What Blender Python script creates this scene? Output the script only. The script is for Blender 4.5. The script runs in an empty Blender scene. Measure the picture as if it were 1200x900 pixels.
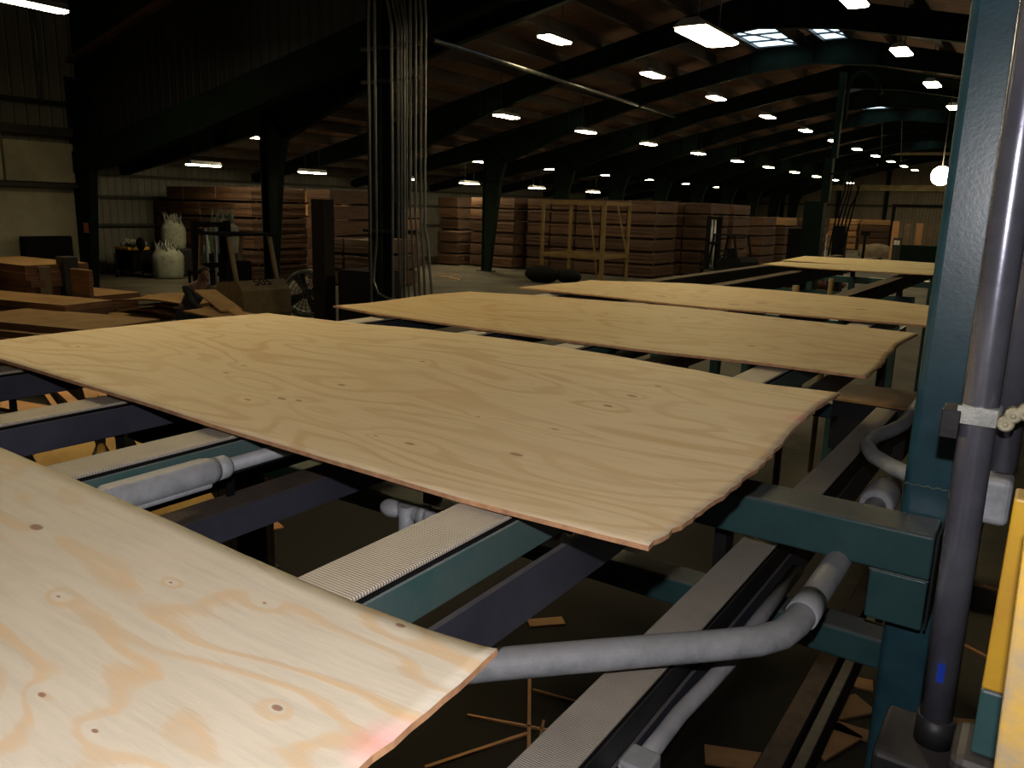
import bpy, bmesh, math, random
from mathutils import Vector, Matrix
random.seed(7)
C = bpy.context.scene.collection
S = bpy.context.scene
H = 2.8            # camera height above the mill floor

# ------------------------------------------------------------------ camera
AX = Vector((0.82569443, -0.14317961, 0.54564485))
AY = Vector((0.56346616, 0.16285652, -0.80992817))
AZ = Vector((0.02710338, 0.97620559, 0.21514659))
cam = bpy.data.cameras.new('camera'); cam_o = bpy.data.objects.new('camera', cam); C.objects.link(cam_o)
cam.sensor_width = 36.0; cam.lens = 36.0*930/1200; cam.clip_start = 0.02; cam.clip_end = 400
R3 = Matrix((AX, AY, AZ))
cam_o.matrix_world = Matrix.Translation((0, 0, H)) @ R3.to_4x4()
S.camera = cam_o
S.view_settings.view_transform = 'Standard'; S.view_settings.look = 'None'
S.view_settings.exposure = 0.0; S.view_settings.gamma = 1.0; S.view_settings.use_curve_mapping = False

def at(px, py, t):                       # point at depth t (m) along the view through a photo pixel
    return Vector((0, 0, H)) + R3 @ Vector(((px-600)/930*t, -(py-450)/930*t, -t))
def onfloor(px, py, z=0.0):
    d = R3 @ Vector(((px-600)/930, -(py-450)/930, -1.0)); k = (z-H)/d.z
    return Vector((0, 0, H)) + d*k

# ------------------------------------------------------------------ light
W = bpy.data.worlds.new('world'); S.world = W; W.use_nodes = True
W.node_tree.nodes['Background'].inputs[0].default_value = (0.55, 0.5, 0.42, 1)
W.node_tree.nodes['Background'].inputs[1].default_value = 0.0
FLASH = 68.0
fl = bpy.data.lights.new('camera_flash', 'POINT'); fl.energy = FLASH; fl.color = (1.0, 0.95, 0.97); fl.shadow_soft_size = 0.012
fo = bpy.data.objects.new('camera_flash', fl); C.objects.link(fo); fo.location = (0.0, -0.01, H+0.15)
LAMP = 48.0        # emission of the lamp diffusers
LAMP_COL = (1.0, 0.82, 0.47)
SKY_COL = (0.62, 0.85, 1.0)

# ------------------------------------------------------------------ materials
def new_mat(name):
    m = bpy.data.materials.new(name); m.use_nodes = True
    nt = m.node_tree; b = nt.nodes['Principled BSDF']
    return m, nt, b
def N(nt, t, **kw):
    n = nt.nodes.new(t)
    for k, v in kw.items(): setattr(n, k, v)
    return n
def math_n(nt, op, a, b=None, c=None, clamp=False):
    n = nt.nodes.new('ShaderNodeMath'); n.operation = op; n.use_clamp = clamp
    for i, v in enumerate((a, b, c)):
        if v is None: continue
        if isinstance(v, (int, float)): n.inputs[i].default_value = v
        else: nt.links.new(v, n.inputs[i])
    return n.outputs[0]
def mixc(nt, f, a, b):
    n = nt.nodes.new('ShaderNodeMix'); n.data_type = 'RGBA'
    for s, v in ((n.inputs[0], f), (n.inputs[6], a), (n.inputs[7], b)):
        if isinstance(v, (int, float)): s.default_value = v
        elif isinstance(v, tuple): s.default_value = (*v[:3], 1)
        else: nt.links.new(v, s)
    return n.outputs[2]
def noise(nt, vec, scale, detail=3, rough=.55, dist=0):
    n = nt.nodes.new('ShaderNodeTexNoise'); n.inputs['Scale'].default_value = scale
    n.inputs['Detail'].default_value = detail; n.inputs['Roughness'].default_value = rough
    n.inputs['Distortion'].default_value = dist
    nt.links.new(vec, n.inputs['Vector']); return n.outputs[0]
def mapping(nt, vec, sc=(1, 1, 1), loc=(0, 0, 0)):
    n = nt.nodes.new('ShaderNodeMapping'); n.inputs['Scale'].default_value = sc; n.inputs['Location'].default_value = loc
    nt.links.new(vec, n.inputs[0]); return n.outputs[0]
def ramp(nt, v, pts):
    n = nt.nodes.new('ShaderNodeValToRGB'); e = n.color_ramp.elements
    e[0].position, e[0].color = pts[0][0], (*pts[0][1], 1); e[1].position, e[1].color = pts[-1][0], (*pts[-1][1], 1)
    for p, c in pts[1:-1]:
        k = e.new(p); k.color = (*c, 1)
    nt.links.new(v, n.inputs[0]); return n.outputs[0]
def bump(nt, b, h, strength=.3, dist=.01):
    n = nt.nodes.new('ShaderNodeBump'); n.inputs['Strength'].default_value = strength; n.inputs['Distance'].default_value = dist
    nt.links.new(h, n.inputs['Height']); nt.links.new(n.outputs[0], b.inputs['Normal'])
def surf(name, col, rough=.6, metal=0., col2=None, scale=6., bs=.15, spec=.5, dust=None, dustamt=.5):
    """paint / metal with blotches; dust = colour that settles on upward faces"""
    m, nt, b = new_mat(name)
    tc = N(nt, 'ShaderNodeTexCoord').outputs['Object']
    n1 = noise(nt, tc, scale, 5, .65)
    f = ramp(nt, n1, [(.38, (0, 0, 0)), (.66, (1, 1, 1))])
    c2 = col2 or tuple(x*.62 for x in col)
    c = mixc(nt, f, col, c2)
    if dust:
        g = N(nt, 'ShaderNodeNewGeometry'); sx = N(nt, 'ShaderNodeSeparateXYZ'); nt.links.new(g.outputs['True Normal'], sx.inputs[0])
        up = math_n(nt, 'SMOOTH_MIN', math_n(nt, 'MULTIPLY', sx.outputs[2], 1.0, clamp=True), 1.0, 0.0)
        n2 = noise(nt, tc, scale*2.3, 5, .7)
        k = math_n(nt, 'MULTIPLY', up, math_n(nt, 'MULTIPLY_ADD', n2, 1.2, dustamt-.6, clamp=True))
        c = mixc(nt, k, c, dust)
    nt.links.new(c, b.inputs['Base Color'])
    b.inputs['Roughness'].default_value = rough; b.inputs['Metallic'].default_value = metal
    b.inputs['Specular IOR Level'].default_value = spec
    if bs: bump(nt, b, noise(nt, tc, scale*9, 4, .6), bs, .004)
    return m
def emit(name, col, s):
    m, nt, b = new_mat(name)
    b.inputs['Base Color'].default_value = (*col, 1); b.inputs['Emission Color'].default_value = (*col, 1)
    b.inputs['Emission Strength'].default_value = s
    return m

def veneer(name, pale, tan, dark, seed, knots, warm=.5, big=1.0, pink=None):
    """rotary cut pine veneer: contour figure along X, knots that bend the grain, torn fibre bump"""
    m, nt, b = new_mat(name)
    tc = N(nt, 'ShaderNodeTexCoord').outputs['Object']
    base = mapping(nt, tc, (1.15*big, 3.6*big, 1), (seed*3.1, seed*1.7, seed))
    field = noise(nt, base, 1.0, 2.0, .45, .35)
    field = math_n(nt, 'MULTIPLY', field, 9.0)
    kd = None; kr = None
    for (kx, ky, rad) in knots:
        d = N(nt, 'ShaderNodeVectorMath', operation='DISTANCE')
        mp = mapping(nt, tc, (1.0, 1.9, 0.0), (-kx, -ky*1.9, 0))
        nt.links.new(mp, d.inputs[0]); d.inputs[1].default_value = (0, 0, 0)
        dd = d.outputs['Value']
        e = math_n(nt, 'POWER', 2.718, math_n(nt, 'MULTIPLY', dd, -1.0/(rad*7)))
        field = math_n(nt, 'ADD', field, math_n(nt, 'MULTIPLY', e, 1.5))
        q = math_n(nt, 'DIVIDE', dd, rad)
        kd = q if kd is None else math_n(nt, 'MINIMUM', kd, q)
    fine = noise(nt, mapping(nt, tc, (6, 60, 1), (seed, 0, 0)), 1.0, 4, .65)
    fr = math_n(nt, 'FRACT', math_n(nt, 'ADD', field, math_n(nt, 'MULTIPLY', fine, .45)))
    tri = math_n(nt, 'ABSOLUTE', math_n(nt, 'MULTIPLY_ADD', fr, 2.0, -1.0))
    band = ramp(nt, tri, [(.10, (1, 1, 1)), (.30, (.55, .55, .55)), (.36, (.12, .12, .12)), (.62, (0, 0, 0))])
    blot = noise(nt, mapping(nt, tc, (.9, 2.0, 1), (seed*7, 1, 2)), 1.6, 3, .5)
    band = math_n(nt, 'MULTIPLY', band, math_n(nt, 'MULTIPLY_ADD', blot, 1.7, -.15, clamp=True))
    c = mixc(nt, band, pale, tan)
    c = mixc(nt, math_n(nt, 'MULTIPLY_ADD', fine, 2.2, -.95, clamp=True), c, tuple(x*.80 for x in pale))
    if kd is not None:
        ring = ramp(nt, math_n(nt, 'MULTIPLY', kd, .4), [(0, (1, 1, 1)), (.40, (1, 1, 1)), (.54, (0, 0, 0))])
        c = mixc(nt, math_n(nt, 'MULTIPLY', ring, .72), c, dark)
        core = ramp(nt, math_n(nt, 'MULTIPLY', kd, .4), [(.18, (1, 1, 1)), (.32, (0, 0, 0))])
        c = mixc(nt, math_n(nt, 'MULTIPLY', core, .55), c, tuple(min(1, x*2.2) for x in dark))
    if pink:
        for (kx, ky, rad) in pink:
            d = N(nt, 'ShaderNodeVectorMath', operation='DISTANCE')
            nt.links.new(mapping(nt, tc, (1, 1, 0), (-kx, -ky, 0)), d.inputs[0]); d.inputs[1].default_value = (0, 0, 0)
            k = ramp(nt, math_n(nt, 'DIVIDE', d.outputs['Value'], rad), [(.2, (1, 1, 1)), (1.0, (0, 0, 0))])
            c = mixc(nt, math_n(nt, 'MULTIPLY', k, .45), c, (.75, .2, .24))
    nt.links.new(c, b.inputs['Base Color'])
    b.inputs['Roughness'].default_value = .62; b.inputs['Specular IOR Level'].default_value = .3
    h = math_n(nt, 'ADD', fine, math_n(nt, 'MULTIPLY', band, .35))
    bump(nt, b, h, .35, .003)
    return m

def layered(name, a, bcol, n_scale, seed=0, axis=2, rough=.75):
    """edges of stacked sheets: thin horizontal layers"""
    m, nt, b = new_mat(name)
    tc = N(nt, 'ShaderNodeTexCoord').outputs['Object']
    sc = [1.2, 1.2, 1.2]; sc[axis] = n_scale
    f = noise(nt, mapping(nt, tc, tuple(sc), (seed, 0, 0)), 1.0, 4, .75)
    oi = N(nt, 'ShaderNodeObjectInfo')
    f2 = ramp(nt, f, [(.34, (0, 0, 0)), (.64, (1, 1, 1))])
    c = mixc(nt, f2, a, bcol)
    hs = N(nt, 'ShaderNodeHueSaturation')
    nt.links.new(math_n(nt, 'MULTIPLY_ADD', oi.outputs['Random'], .6, .7), hs.inputs['Value']); nt.links.new(c, hs.inputs['Color'])
    blo = noise(nt, tc, 1.3, 3, .6)
    c = mixc(nt, math_n(nt, 'MULTIPLY_ADD', blo, 1.4, -.45, clamp=True), hs.outputs[0], tuple(x*.5 for x in bcol))
    nt.links.new(c, b.inputs['Base Color']); b.inputs['Roughness'].default_value = rough
    bump(nt, b, f, .5, .01)
    return m

def beltmat():
    m, nt, b = new_mat('ribbed_tan_belt')
    tc = N(nt, 'ShaderNodeTexCoord').outputs['Object']
    sx = N(nt, 'ShaderNodeSeparateXYZ'); nt.links.new(tc, sx.inputs[0])
    P = 0.0056
    w = math_n(nt, 'SINE', math_n(nt, 'MULTIPLY', sx.outputs[1], 2*math.pi/P))
    w2 = math_n(nt, 'SINE', math_n(nt, 'MULTIPLY', sx.outputs[0], 2*math.pi/.006))
    hgt = math_n(nt, 'MULTIPLY_ADD', w, .5, .5)
    hh = math_n(nt, 'ADD', hgt, math_n(nt, 'MULTIPLY', w2, .18))
    n = noise(nt, tc, 7, 4, .6)
    c = mixc(nt, math_n(nt, 'MULTIPLY_ADD', n, 1.6, -.4, clamp=True), (.60, .53, .43), (.44, .385, .31))
    c = mixc(nt, math_n(nt, 'MULTIPLY_ADD', hh, -.7, .42, clamp=True), c, (.15, .12, .09))
    nt.links.new(c, b.inputs['Base Color']); b.inputs['Roughness'].default_value = .7
    bump(nt, b, hh, .6, .0025)
    return m

def siding(name, a, axis, pitch=.3):
    m, nt, b = new_mat(name)
    tc = N(nt, 'ShaderNodeTexCoord').outputs['Object']
    sx = N(nt, 'ShaderNodeSeparateXYZ'); nt.links.new(tc, sx.inputs[0])
    w = math_n(nt, 'FRACT', math_n(nt, 'DIVIDE', sx.outputs[axis], pitch))
    rib = ramp(nt, w, [(0, (1, 1, 1)), (.1, (1, 1, 1)), (.16, (0, 0, 0)), (.9, (0, 0, 0)), (1, (1, 1, 1))])
    n = noise(nt, mapping(nt, tc, (1, 1, .35)), .9, 5, .65)
    c = mixc(nt, ramp(nt, n, [(.3, (0, 0, 0)), (.7, (1, 1, 1))]), a, tuple(x*.55 for x in a))
    nt.links.new(mixc(nt, math_n(nt, 'MULTIPLY', rib, .45), c, tuple(x*.3 for x in a)), b.inputs['Base Color'])
    b.inputs['Roughness'].default_value = .6; b.inputs['Metallic'].default_value = .0
    bump(nt, b, rib, .6, .03)
    return m

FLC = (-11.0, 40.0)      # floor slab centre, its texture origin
def floor_mat():
    m, nt, b = new_mat('stained_concrete')
    tc = N(nt, 'ShaderNodeTexCoord').outputs['Object']
    n1 = noise(nt, tc, .55, 6, .65); n2 = noise(nt, tc, 5, 6, .7)
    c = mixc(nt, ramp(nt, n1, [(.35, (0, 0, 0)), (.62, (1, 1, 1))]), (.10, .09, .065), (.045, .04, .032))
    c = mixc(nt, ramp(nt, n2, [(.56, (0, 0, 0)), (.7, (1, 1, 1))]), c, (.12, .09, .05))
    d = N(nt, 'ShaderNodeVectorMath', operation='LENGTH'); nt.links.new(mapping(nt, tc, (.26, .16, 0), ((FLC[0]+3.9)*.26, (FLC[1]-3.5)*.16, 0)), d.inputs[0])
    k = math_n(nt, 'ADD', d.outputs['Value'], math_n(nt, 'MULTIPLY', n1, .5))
    shade_mask = ramp(nt, k, [(.0, (1, 1, 1)), (.98, (1, 1, 1)), (1.0, (0, 0, 0))]) if 0 else math_n(nt, 'MULTIPLY_ADD', k, -2.5, 3.4, clamp=True)
    c = mixc(nt, math_n(nt, 'MULTIPLY', shade_mask, .95), c, (.012, .010, .008))  # shade under the conveyor line painted into the floor colour
    nt.links.new(c, b.inputs['Base Color']); b.inputs['Roughness'].default_value = .8; b.inputs['Specular IOR Level'].default_value = .2
    bump(nt, b, n2, .3, .01)
    return m
def deck_mat():
    m, nt, b = new_mat('brown_roof_boards')
    tc = N(nt, 'ShaderNodeTexCoord').outputs['Object']
    sx = N(nt, 'ShaderNodeSeparateXYZ'); nt.links.new(tc, sx.inputs[0])
    w = math_n(nt, 'FRACT', math_n(nt, 'DIVIDE', sx.outputs[1], 1.22))
    seam = ramp(nt, w, [(0, (1, 1, 1)), (.02, (1, 1, 1)), (.04, (0, 0, 0)), (1, (0, 0, 0))])
    n = noise(nt, mapping(nt, tc, (1.4, .5, 1)), 1.5, 5, .7)
    c = mixc(nt, ramp(nt, n, [(.3, (0, 0, 0)), (.68, (1, 1, 1))]), (.15, .07, .038), (.07, .034, .02))
    nt.links.new(mixc(nt, seam, c, (.03, .02, .012)), b.inputs['Base Color']); b.inputs['Roughness'].default_value = .85
    return m

DUST = (.30, .27, .24)
M = dict(
    green=surf('dark_green_paint', (.036, .088, .09), .36, col2=(.045, .11, .112), scale=9, dust=(.20, .17, .15), dustamt=.55),
    post=surf('teal_green_post_paint', (.032, .10, .128), .3, col2=(.02, .068, .088), spec=.8, scale=11, bs=.07, dust=(.2, .17, .15)),
    railgreen=surf('dusty_green_paint', (.05, .115, .105), .42, col2=(.09, .13, .125), scale=5, dust=DUST),
    blue=surf('blue_grey_steel', (.085, .09, .12), .4, .3, col2=(.06, .062, .085), scale=4, dust=(.25, .22, .2)),
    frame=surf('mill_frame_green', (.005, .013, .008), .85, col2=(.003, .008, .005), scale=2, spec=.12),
    darksteel=surf('dark_steel', (.035, .034, .036), .5, .4, scale=6, dust=(.12, .105, .09)),
    black=surf('black_grime', (.008, .008, .008), .85, scale=5, spec=.1),
    galv=surf('dusty_galvanized', (.46, .47, .50), .6, .1, col2=(.30, .32, .33), scale=22, dust=(.36, .345, .33), dustamt=.7),
    emt=surf('bright_conduit', (.25, .26, .31), .24, .62, col2=(.18, .18, .23), scale=8, bs=.05),
    condfar=surf('dull_conduit', (.20, .20, .19), .35, .7, scale=3),
    clamp=surf('zinc_clamp', (.62, .64, .58), .35, .4, scale=20),
    cream=surf('cream_knob', (.62, .56, .38), .5, scale=30),
    yellow=surf('worn_yellow_paint', (.72, .42, .03), .45, col2=(.62, .34, .04), scale=7, dust=(.5, .4, .2)),
    yellowworn=surf('scuffed_yellow_paint', (.70, .42, .05), .5, col2=(.42, .33, .2), scale=10),
    yellowlight=surf('pale_yellow_board', (.80, .52, .16), .6, col2=(.62, .36, .1), scale=7),
    ochre=surf('ochre_frame_paint', (.17, .105, .025), .6, col2=(.11, .07, .02), scale=4),
    belt=beltmat(),
    brownbelt=surf('brown_return_belt', (.12, .09, .07), .9, col2=(.085, .065, .052), scale=12, spec=.08),
    purlin=surf('purlin_timber', (.05, .035, .025), .8, scale=2),
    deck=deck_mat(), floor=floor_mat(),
    sid_y=siding('grey_siding_side', (.17, .165, .135), 1), sid_x=siding('grey_siding_end', (.22, .185, .135), 0),
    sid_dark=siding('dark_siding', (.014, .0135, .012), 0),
    concrete=surf('stained_cream_wall', (.42, .39, .27), .8, col2=(.27, .25, .18), scale=.7),
    girt=surf('dark_girt', (.04, .036, .03), .7, scale=3),
    beampale=surf('pale_yellow_beam', (.50, .42, .20), .6, scale=2),
    bundle=layered('bundle_edges', (.125, .058, .028), (.05, .023, .012), 26),
    bundlelight=layered('bundle_edges_pale', (.55, .33, .14), (.38, .2, .08), 30, 3),
    bearer=surf('bearer_timber', (.12, .075, .04), .8, scale=5),
    scrap=layered('scrap_sheet_edges', (.34, .17, .08), (.13, .065, .035), 60, 5),
    scraptop=surf('scrap_veneer', (.50, .30, .12), .7, col2=(.36, .19, .07), scale=2.5),
    scrapgrey=surf('weathered_board', (.19, .14, .09), .8, scale=4),
    offcut=surf('offcut_wood', (.50, .26, .11), .7, col2=(.38, .19, .08), scale=8),
    lampbody=surf('lamp_housing', (.35, .36, .36), .5, scale=5),
    lamp=emit('lamp_diffuser', LAMP_COL, LAMP),
    sky=emit('skylight_panel', SKY_COL, 2.4),
    bagw=surf('woven_white_bag', (.26, .27, .22), .8, col2=(.17, .18, .15), scale=6, bs=.5),
    bagg=surf('woven_green_bag', (.13, .19, .15), .8, scale=6, bs=.5),
    tire=surf('tyre_rubber', (.015, .015, .015), .8, scale=6),
    lift=surf('forklift_ochre', (.16, .11, .05), .5, col2=(.10, .07, .035), scale=3),
    red=surf('red_sign', (.5, .12, .1), .5), white=surf('white_plastic', (.75, .74, .7), .4, scale=9),
    skin=surf('skin', (.22, .12, .08), .6), shirt=surf('grey_work_shirt', (.05, .055, .06), .85), trouser=surf('blue_work_trousers', (.035, .04, .055), .85),
    hair=surf('dark_hair', (.02, .014, .01), .7), fan=surf('fan_grey_green', (.10, .12, .09), .5, scale=4),
    blueplastic=surf('blue_tape', (.02, .06, .5), .4), copper=surf('wire', (.5, .5, .48), .4, .5),
    dim=surf('dim_brown_paint', (.016, .011, .009), .8, scale=3, spec=.2),
    maroon=surf('red_brown_pile', (.10, .035, .025), .8, scale=4),
)
mg, ntg, bg = new_mat('clear_bottle'); bg.inputs['Base Color'].default_value = (.85, .8, .65, 1); bg.inputs['Roughness'].default_value = .05
bg.inputs['Transmission Weight'].default_value = .85; M['glass'] = mg

# ------------------------------------------------------------------ mesh helpers
class MB:
    def __init__(s): s.b = bmesh.new()
    def box(s, x0, x1, y0, y1, z0, z1, bev=0, seg=2, rot=None, about=None):
        r = bmesh.ops.create_cube(s.b, size=1.0); vs = r['verts']
        for v in vs: v.co = Vector(((x0+x1)/2+v.co.x*(x1-x0), (y0+y1)/2+v.co.y*(y1-y0), (z0+z1)/2+v.co.z*(z1-z0)))
        if bev:
            es = list({e for v in vs for e in v.link_edges})
            r2 = bmesh.ops.bevel(s.b, geom=es, offset=bev, segments=seg, profile=.5, affect='EDGES'); vs = list({v for f in r2['faces'] for v in f.verts} | {v for v in vs if v.is_valid})
        if rot:
            a = Vector(about or ((x0+x1)/2, (y0+y1)/2, (z0+z1)/2)); mt = Matrix.Translation(a) @ rot.to_4x4() @ Matrix.Translation(-a)
            bmesh.ops.transform(s.b, matrix=mt, verts=[v for v in vs if v.is_valid])
        return s
    def bar(s, p, q, w, h, up=(0, 0, 1)):
        p, q = Vector(p), Vector(q); d = (q-p); L = d.length; d.normalize()
        x = d.cross(Vector(up));
        if x.length < 1e-4: x = d.cross(Vector((1, 0, 0)))
        x.normalize(); z = x.cross(d)
        mt = Matrix((x, d, z)).transposed().to_4x4(); mt.translation = (p+q)/2
        r = bmesh.ops.create_cube(s.b, size=1.0)
        for v in r['verts']: v.co = mt @ Vector((v.co.x*w, v.co.y*L, v.co.z*h))
        return s
    def tube(s, pts, r, seg=14, caps=True, smooth_n=0):
        pts = [Vector(p) for p in pts]
        if smooth_n: pts = fillet(pts, smooth_n)
        rs = r if isinstance(r, (list, tuple)) else [r]*len(pts)
        rings = []; prev = None
        for i, p in enumerate(pts):
            t = (pts[min(i+1, len(pts)-1)]-pts[max(i-1, 0)]).normalized()
            if prev is None:
                a = t.cross(Vector((0, 0, 1)));
                if a.length < .1: a = t.cross(Vector((1, 0, 0)))
            else: a = prev-t*prev.dot(t)
            a.normalize(); prev = a; b2 = t.cross(a)
            rings.append([s.b.verts.new(p+(a*math.cos(k*2*math.pi/seg)+b2*math.sin(k*2*math.pi/seg))*rs[i]) for k in range(seg)])
        for i in range(len(rings)-1):
            for k in range(seg):
                f = s.b.faces.new((rings[i][k], rings[i][(k+1) % seg], rings[i+1][(k+1) % seg], rings[i+1][k])); f.smooth = True
        if caps:
            s.b.faces.new(rings[0][::-1]); s.b.faces.new(rings[-1])
        return s
    def prism(s, poly, off):                     # poly: list of Vector, off: Vector
        off = Vector(off); a = [s.b.verts.new(Vector(p)) for p in poly]; c = [s.b.verts.new(Vector(p)+off) for p in poly]
        n = len(poly); s.b.faces.new(a); s.b.faces.new(c[::-1])
        for i in range(n): s.b.faces.new((a[i], c[i], c[(i+1) % n], a[(i+1) % n]))
        return s
    def sphere(s, c, r, sc=(1, 1, 1), u=16, v=10):
        q = bmesh.ops.create_uvsphere(s.b, u_segments=u, v_segments=v, radius=r)
        for w in q['verts']: w.co = Vector((w.co.x*sc[0], w.co.y*sc[1], w.co.z*sc[2]))+Vector(c)
        for f in {f for w in q['verts'] for f in w.link_faces}: f.smooth = True
        return s
    def build(s, name, mat, parent=None, origin=None):
        bmesh.ops.recalc_face_normals(s.b, faces=s.b.faces[:])
        o0 = Vector(origin) if origin is not None else (parent['_o'] if False else None)
        if o0 is None:
            if parent is not None: o0 = ORI[parent.name]
            else:
                xs = [v.co for v in s.b.verts]
                o0 = Vector(((min(p.x for p in xs)+max(p.x for p in xs))/2, (min(p.y for p in xs)+max(p.y for p in xs))/2, min(p.z for p in xs)))
        for v in s.b.verts: v.co -= o0
        me = bpy.data.meshes.new(name); s.b.to_mesh(me); s.b.free(); me.materials.append(mat)
        o = bpy.data.objects.new(name, me); C.objects.link(o)
        if parent is not None: o.parent = parent; o.location = o0-ORI[parent.name]
        else: o.location = o0
        ORI[o.name] = o0.copy()
        return o
ORI = {}
def fillet(pts, n, rad=None):
    out = [pts[0]]
    for i in range(1, len(pts)-1):
        a, b, c = pts[i-1], pts[i], pts[i+1]
        r = min((a-b).length, (c-b).length)*.48
        if rad: r = min(r, rad)
        p, q = b+(a-b).normalized()*r, b+(c-b).normalized()*r
        for k in range(n+1):
            t = k/n; out.append(p*(1-t)**2+b*2*t*(1-t)+q*t*t)
    out.append(pts[-1]); return out
def empty(name, loc, label, cat, group=None, rz=0):
    o = bpy.data.objects.new(name, None); o.empty_display_size = .1; C.objects.link(o); o.location = loc; ORI[o.name] = Vector(loc)
    return tag(o, label, cat, group)
def tag(o, label, cat, group=None):
    o['label'] = label; o['category'] = cat
    if group: o['group'] = group
    return o
def struct(o): o['kind'] = 'structure'; return o
def dup(root, loc, label, group=None):
    r = root.copy(); C.objects.link(r); r.location = loc; r['label'] = label
    if group: r['group'] = group
    for ch in list(root.children):
        c = ch.copy(); C.objects.link(c); c.parent = r
        for g in list(ch.children):
            d = g.copy(); C.objects.link(d); d.parent = c
    return r
ORD = ['first', 'second', 'third', 'fourth', 'fifth', 'sixth', 'seventh', 'eighth', 'ninth', 'tenth', 'eleventh', 'twelfth', 'thirteenth']

# ------------------------------------------------------------------ the building
XR, ZR, SL = -7.9, H+6.45, .222          # ridge line, roof slope
YE = 86.0
def deckz(x): return ZR-SL*abs(x-XR)
def setting():
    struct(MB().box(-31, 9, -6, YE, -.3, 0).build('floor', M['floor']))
    # two slopes of board decking
    for nm, xa, xb in (('ceiling', -30.2, XR), ('ceiling', XR, 8.2)):
        za, zb = deckz(xa), deckz(xb)
        m = MB(); m.prism([(xa, 11.4, za), (xb, 11.4, zb), (xb, 11.4, zb+.12), (xa, 11.4, za+.12)], (0, YE-11.4, 0))
        struct(m.build(nm, M['deck']))
    m = MB(); m.box(-21.8, 8.2, -6, 11.4, H+8.6, H+8.75); struct(m.build('ceiling', M['deck']))
    struct(MB().box(-30.3, -30.05, 11.4, YE, 0, deckz(-30)).build('wall_left', M['sid_y']))
    struct(MB().box(-22.05, -21.8, -6, 11.6, 2.9, H+8.7).build('wall_left', M['sid_y']))
    struct(MB().box(-22.05, -21.75, -6, 11.6, 0, H+.22).build('wall_left', M['concrete']))
    # pale board panels fixed above the ledge
    struct(MB().box(-21.8, -21.62, 4, 9.55, H+.36, H+1.34).build('wall_left', M['concrete']))
    struct(MB().box(-21.8, -21.62, 9.62, 11.3, H+.36, H+1.34).build('wall_left', M['concrete']))
    m = MB(); m.prism([(-30.3, YE, 0), (8.3, YE, 0), (8.3, YE, deckz(8.3)), (XR, YE, ZR), (-30.3, YE, deckz(-30.3))], (0, .25, 0))
    struct(m.build('wall_back', M['sid_x']))
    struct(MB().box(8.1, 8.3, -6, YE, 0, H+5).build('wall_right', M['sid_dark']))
    # gable siding over the opening, above the sloping header beam
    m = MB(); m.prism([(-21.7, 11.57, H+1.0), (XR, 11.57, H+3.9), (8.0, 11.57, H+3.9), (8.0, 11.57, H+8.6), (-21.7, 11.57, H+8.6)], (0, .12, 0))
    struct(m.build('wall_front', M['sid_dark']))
    # trims: girts, ledge, beam on the back wall
    k = [0]
    def trim(o): k[0] += 1; o.name = 'trim_%d' % k[0]; return struct(o)
    for z, d in ((H+.8, .1), (H+0.0, .1), (H-1.05, .1)): trim(MB().box(-30.05, -29.85, 11.6, YE, z, z+d).build('trim', M['girt']))
    trim(MB().box(-21.8, -21.5, -6, 11.3, H+.22, H+.33).build('trim', M['girt']))
    trim(MB().box(-21.8, -21.55, -6, 11.3, H+1.5, H+1.72).build('trim', M['girt']))
    trim(MB().box(-30, 8, YE-.35, YE, H+2.7, H+3.25).build('trim', M['beampale']))
    trim(MB().box(-30, 8, YE-.15, YE, H+1.2, H+1.4).build('trim', M['girt']))
    for i, x in enumerate((-24.5, -19, -14.6, -9, -3.4, 2.2)): trim(MB().box(x-.16, x+.16, YE-.3, YE, 0, deckz(x)-.1).build('trim', M['frame']))
    # purlins along the building
    x = -29.4
    while x < 8:
        if abs(x-XR) > .5:
            z = deckz(x); trim(MB().box(x-.09, x+.09, 11.7, YE, z-.34, z-.01).build('trim', M['purlin']))
        x += 1.5
    # header beam at the change of roof
    m = MB(); m.prism([(-21.6, 11.25, H+.62), (-19.8, 11.25, H+.82), (-16.4, 11.25, H+1.45), (-8, 11.25, H+3.3), (8, 11.25, H+3.3), (8, 11.25, H+3.9), (-8.0, 11.25, H+3.9), (-21.6, 11.25, H+1.15)], (0, .3, 0))
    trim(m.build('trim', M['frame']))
setting()

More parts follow.
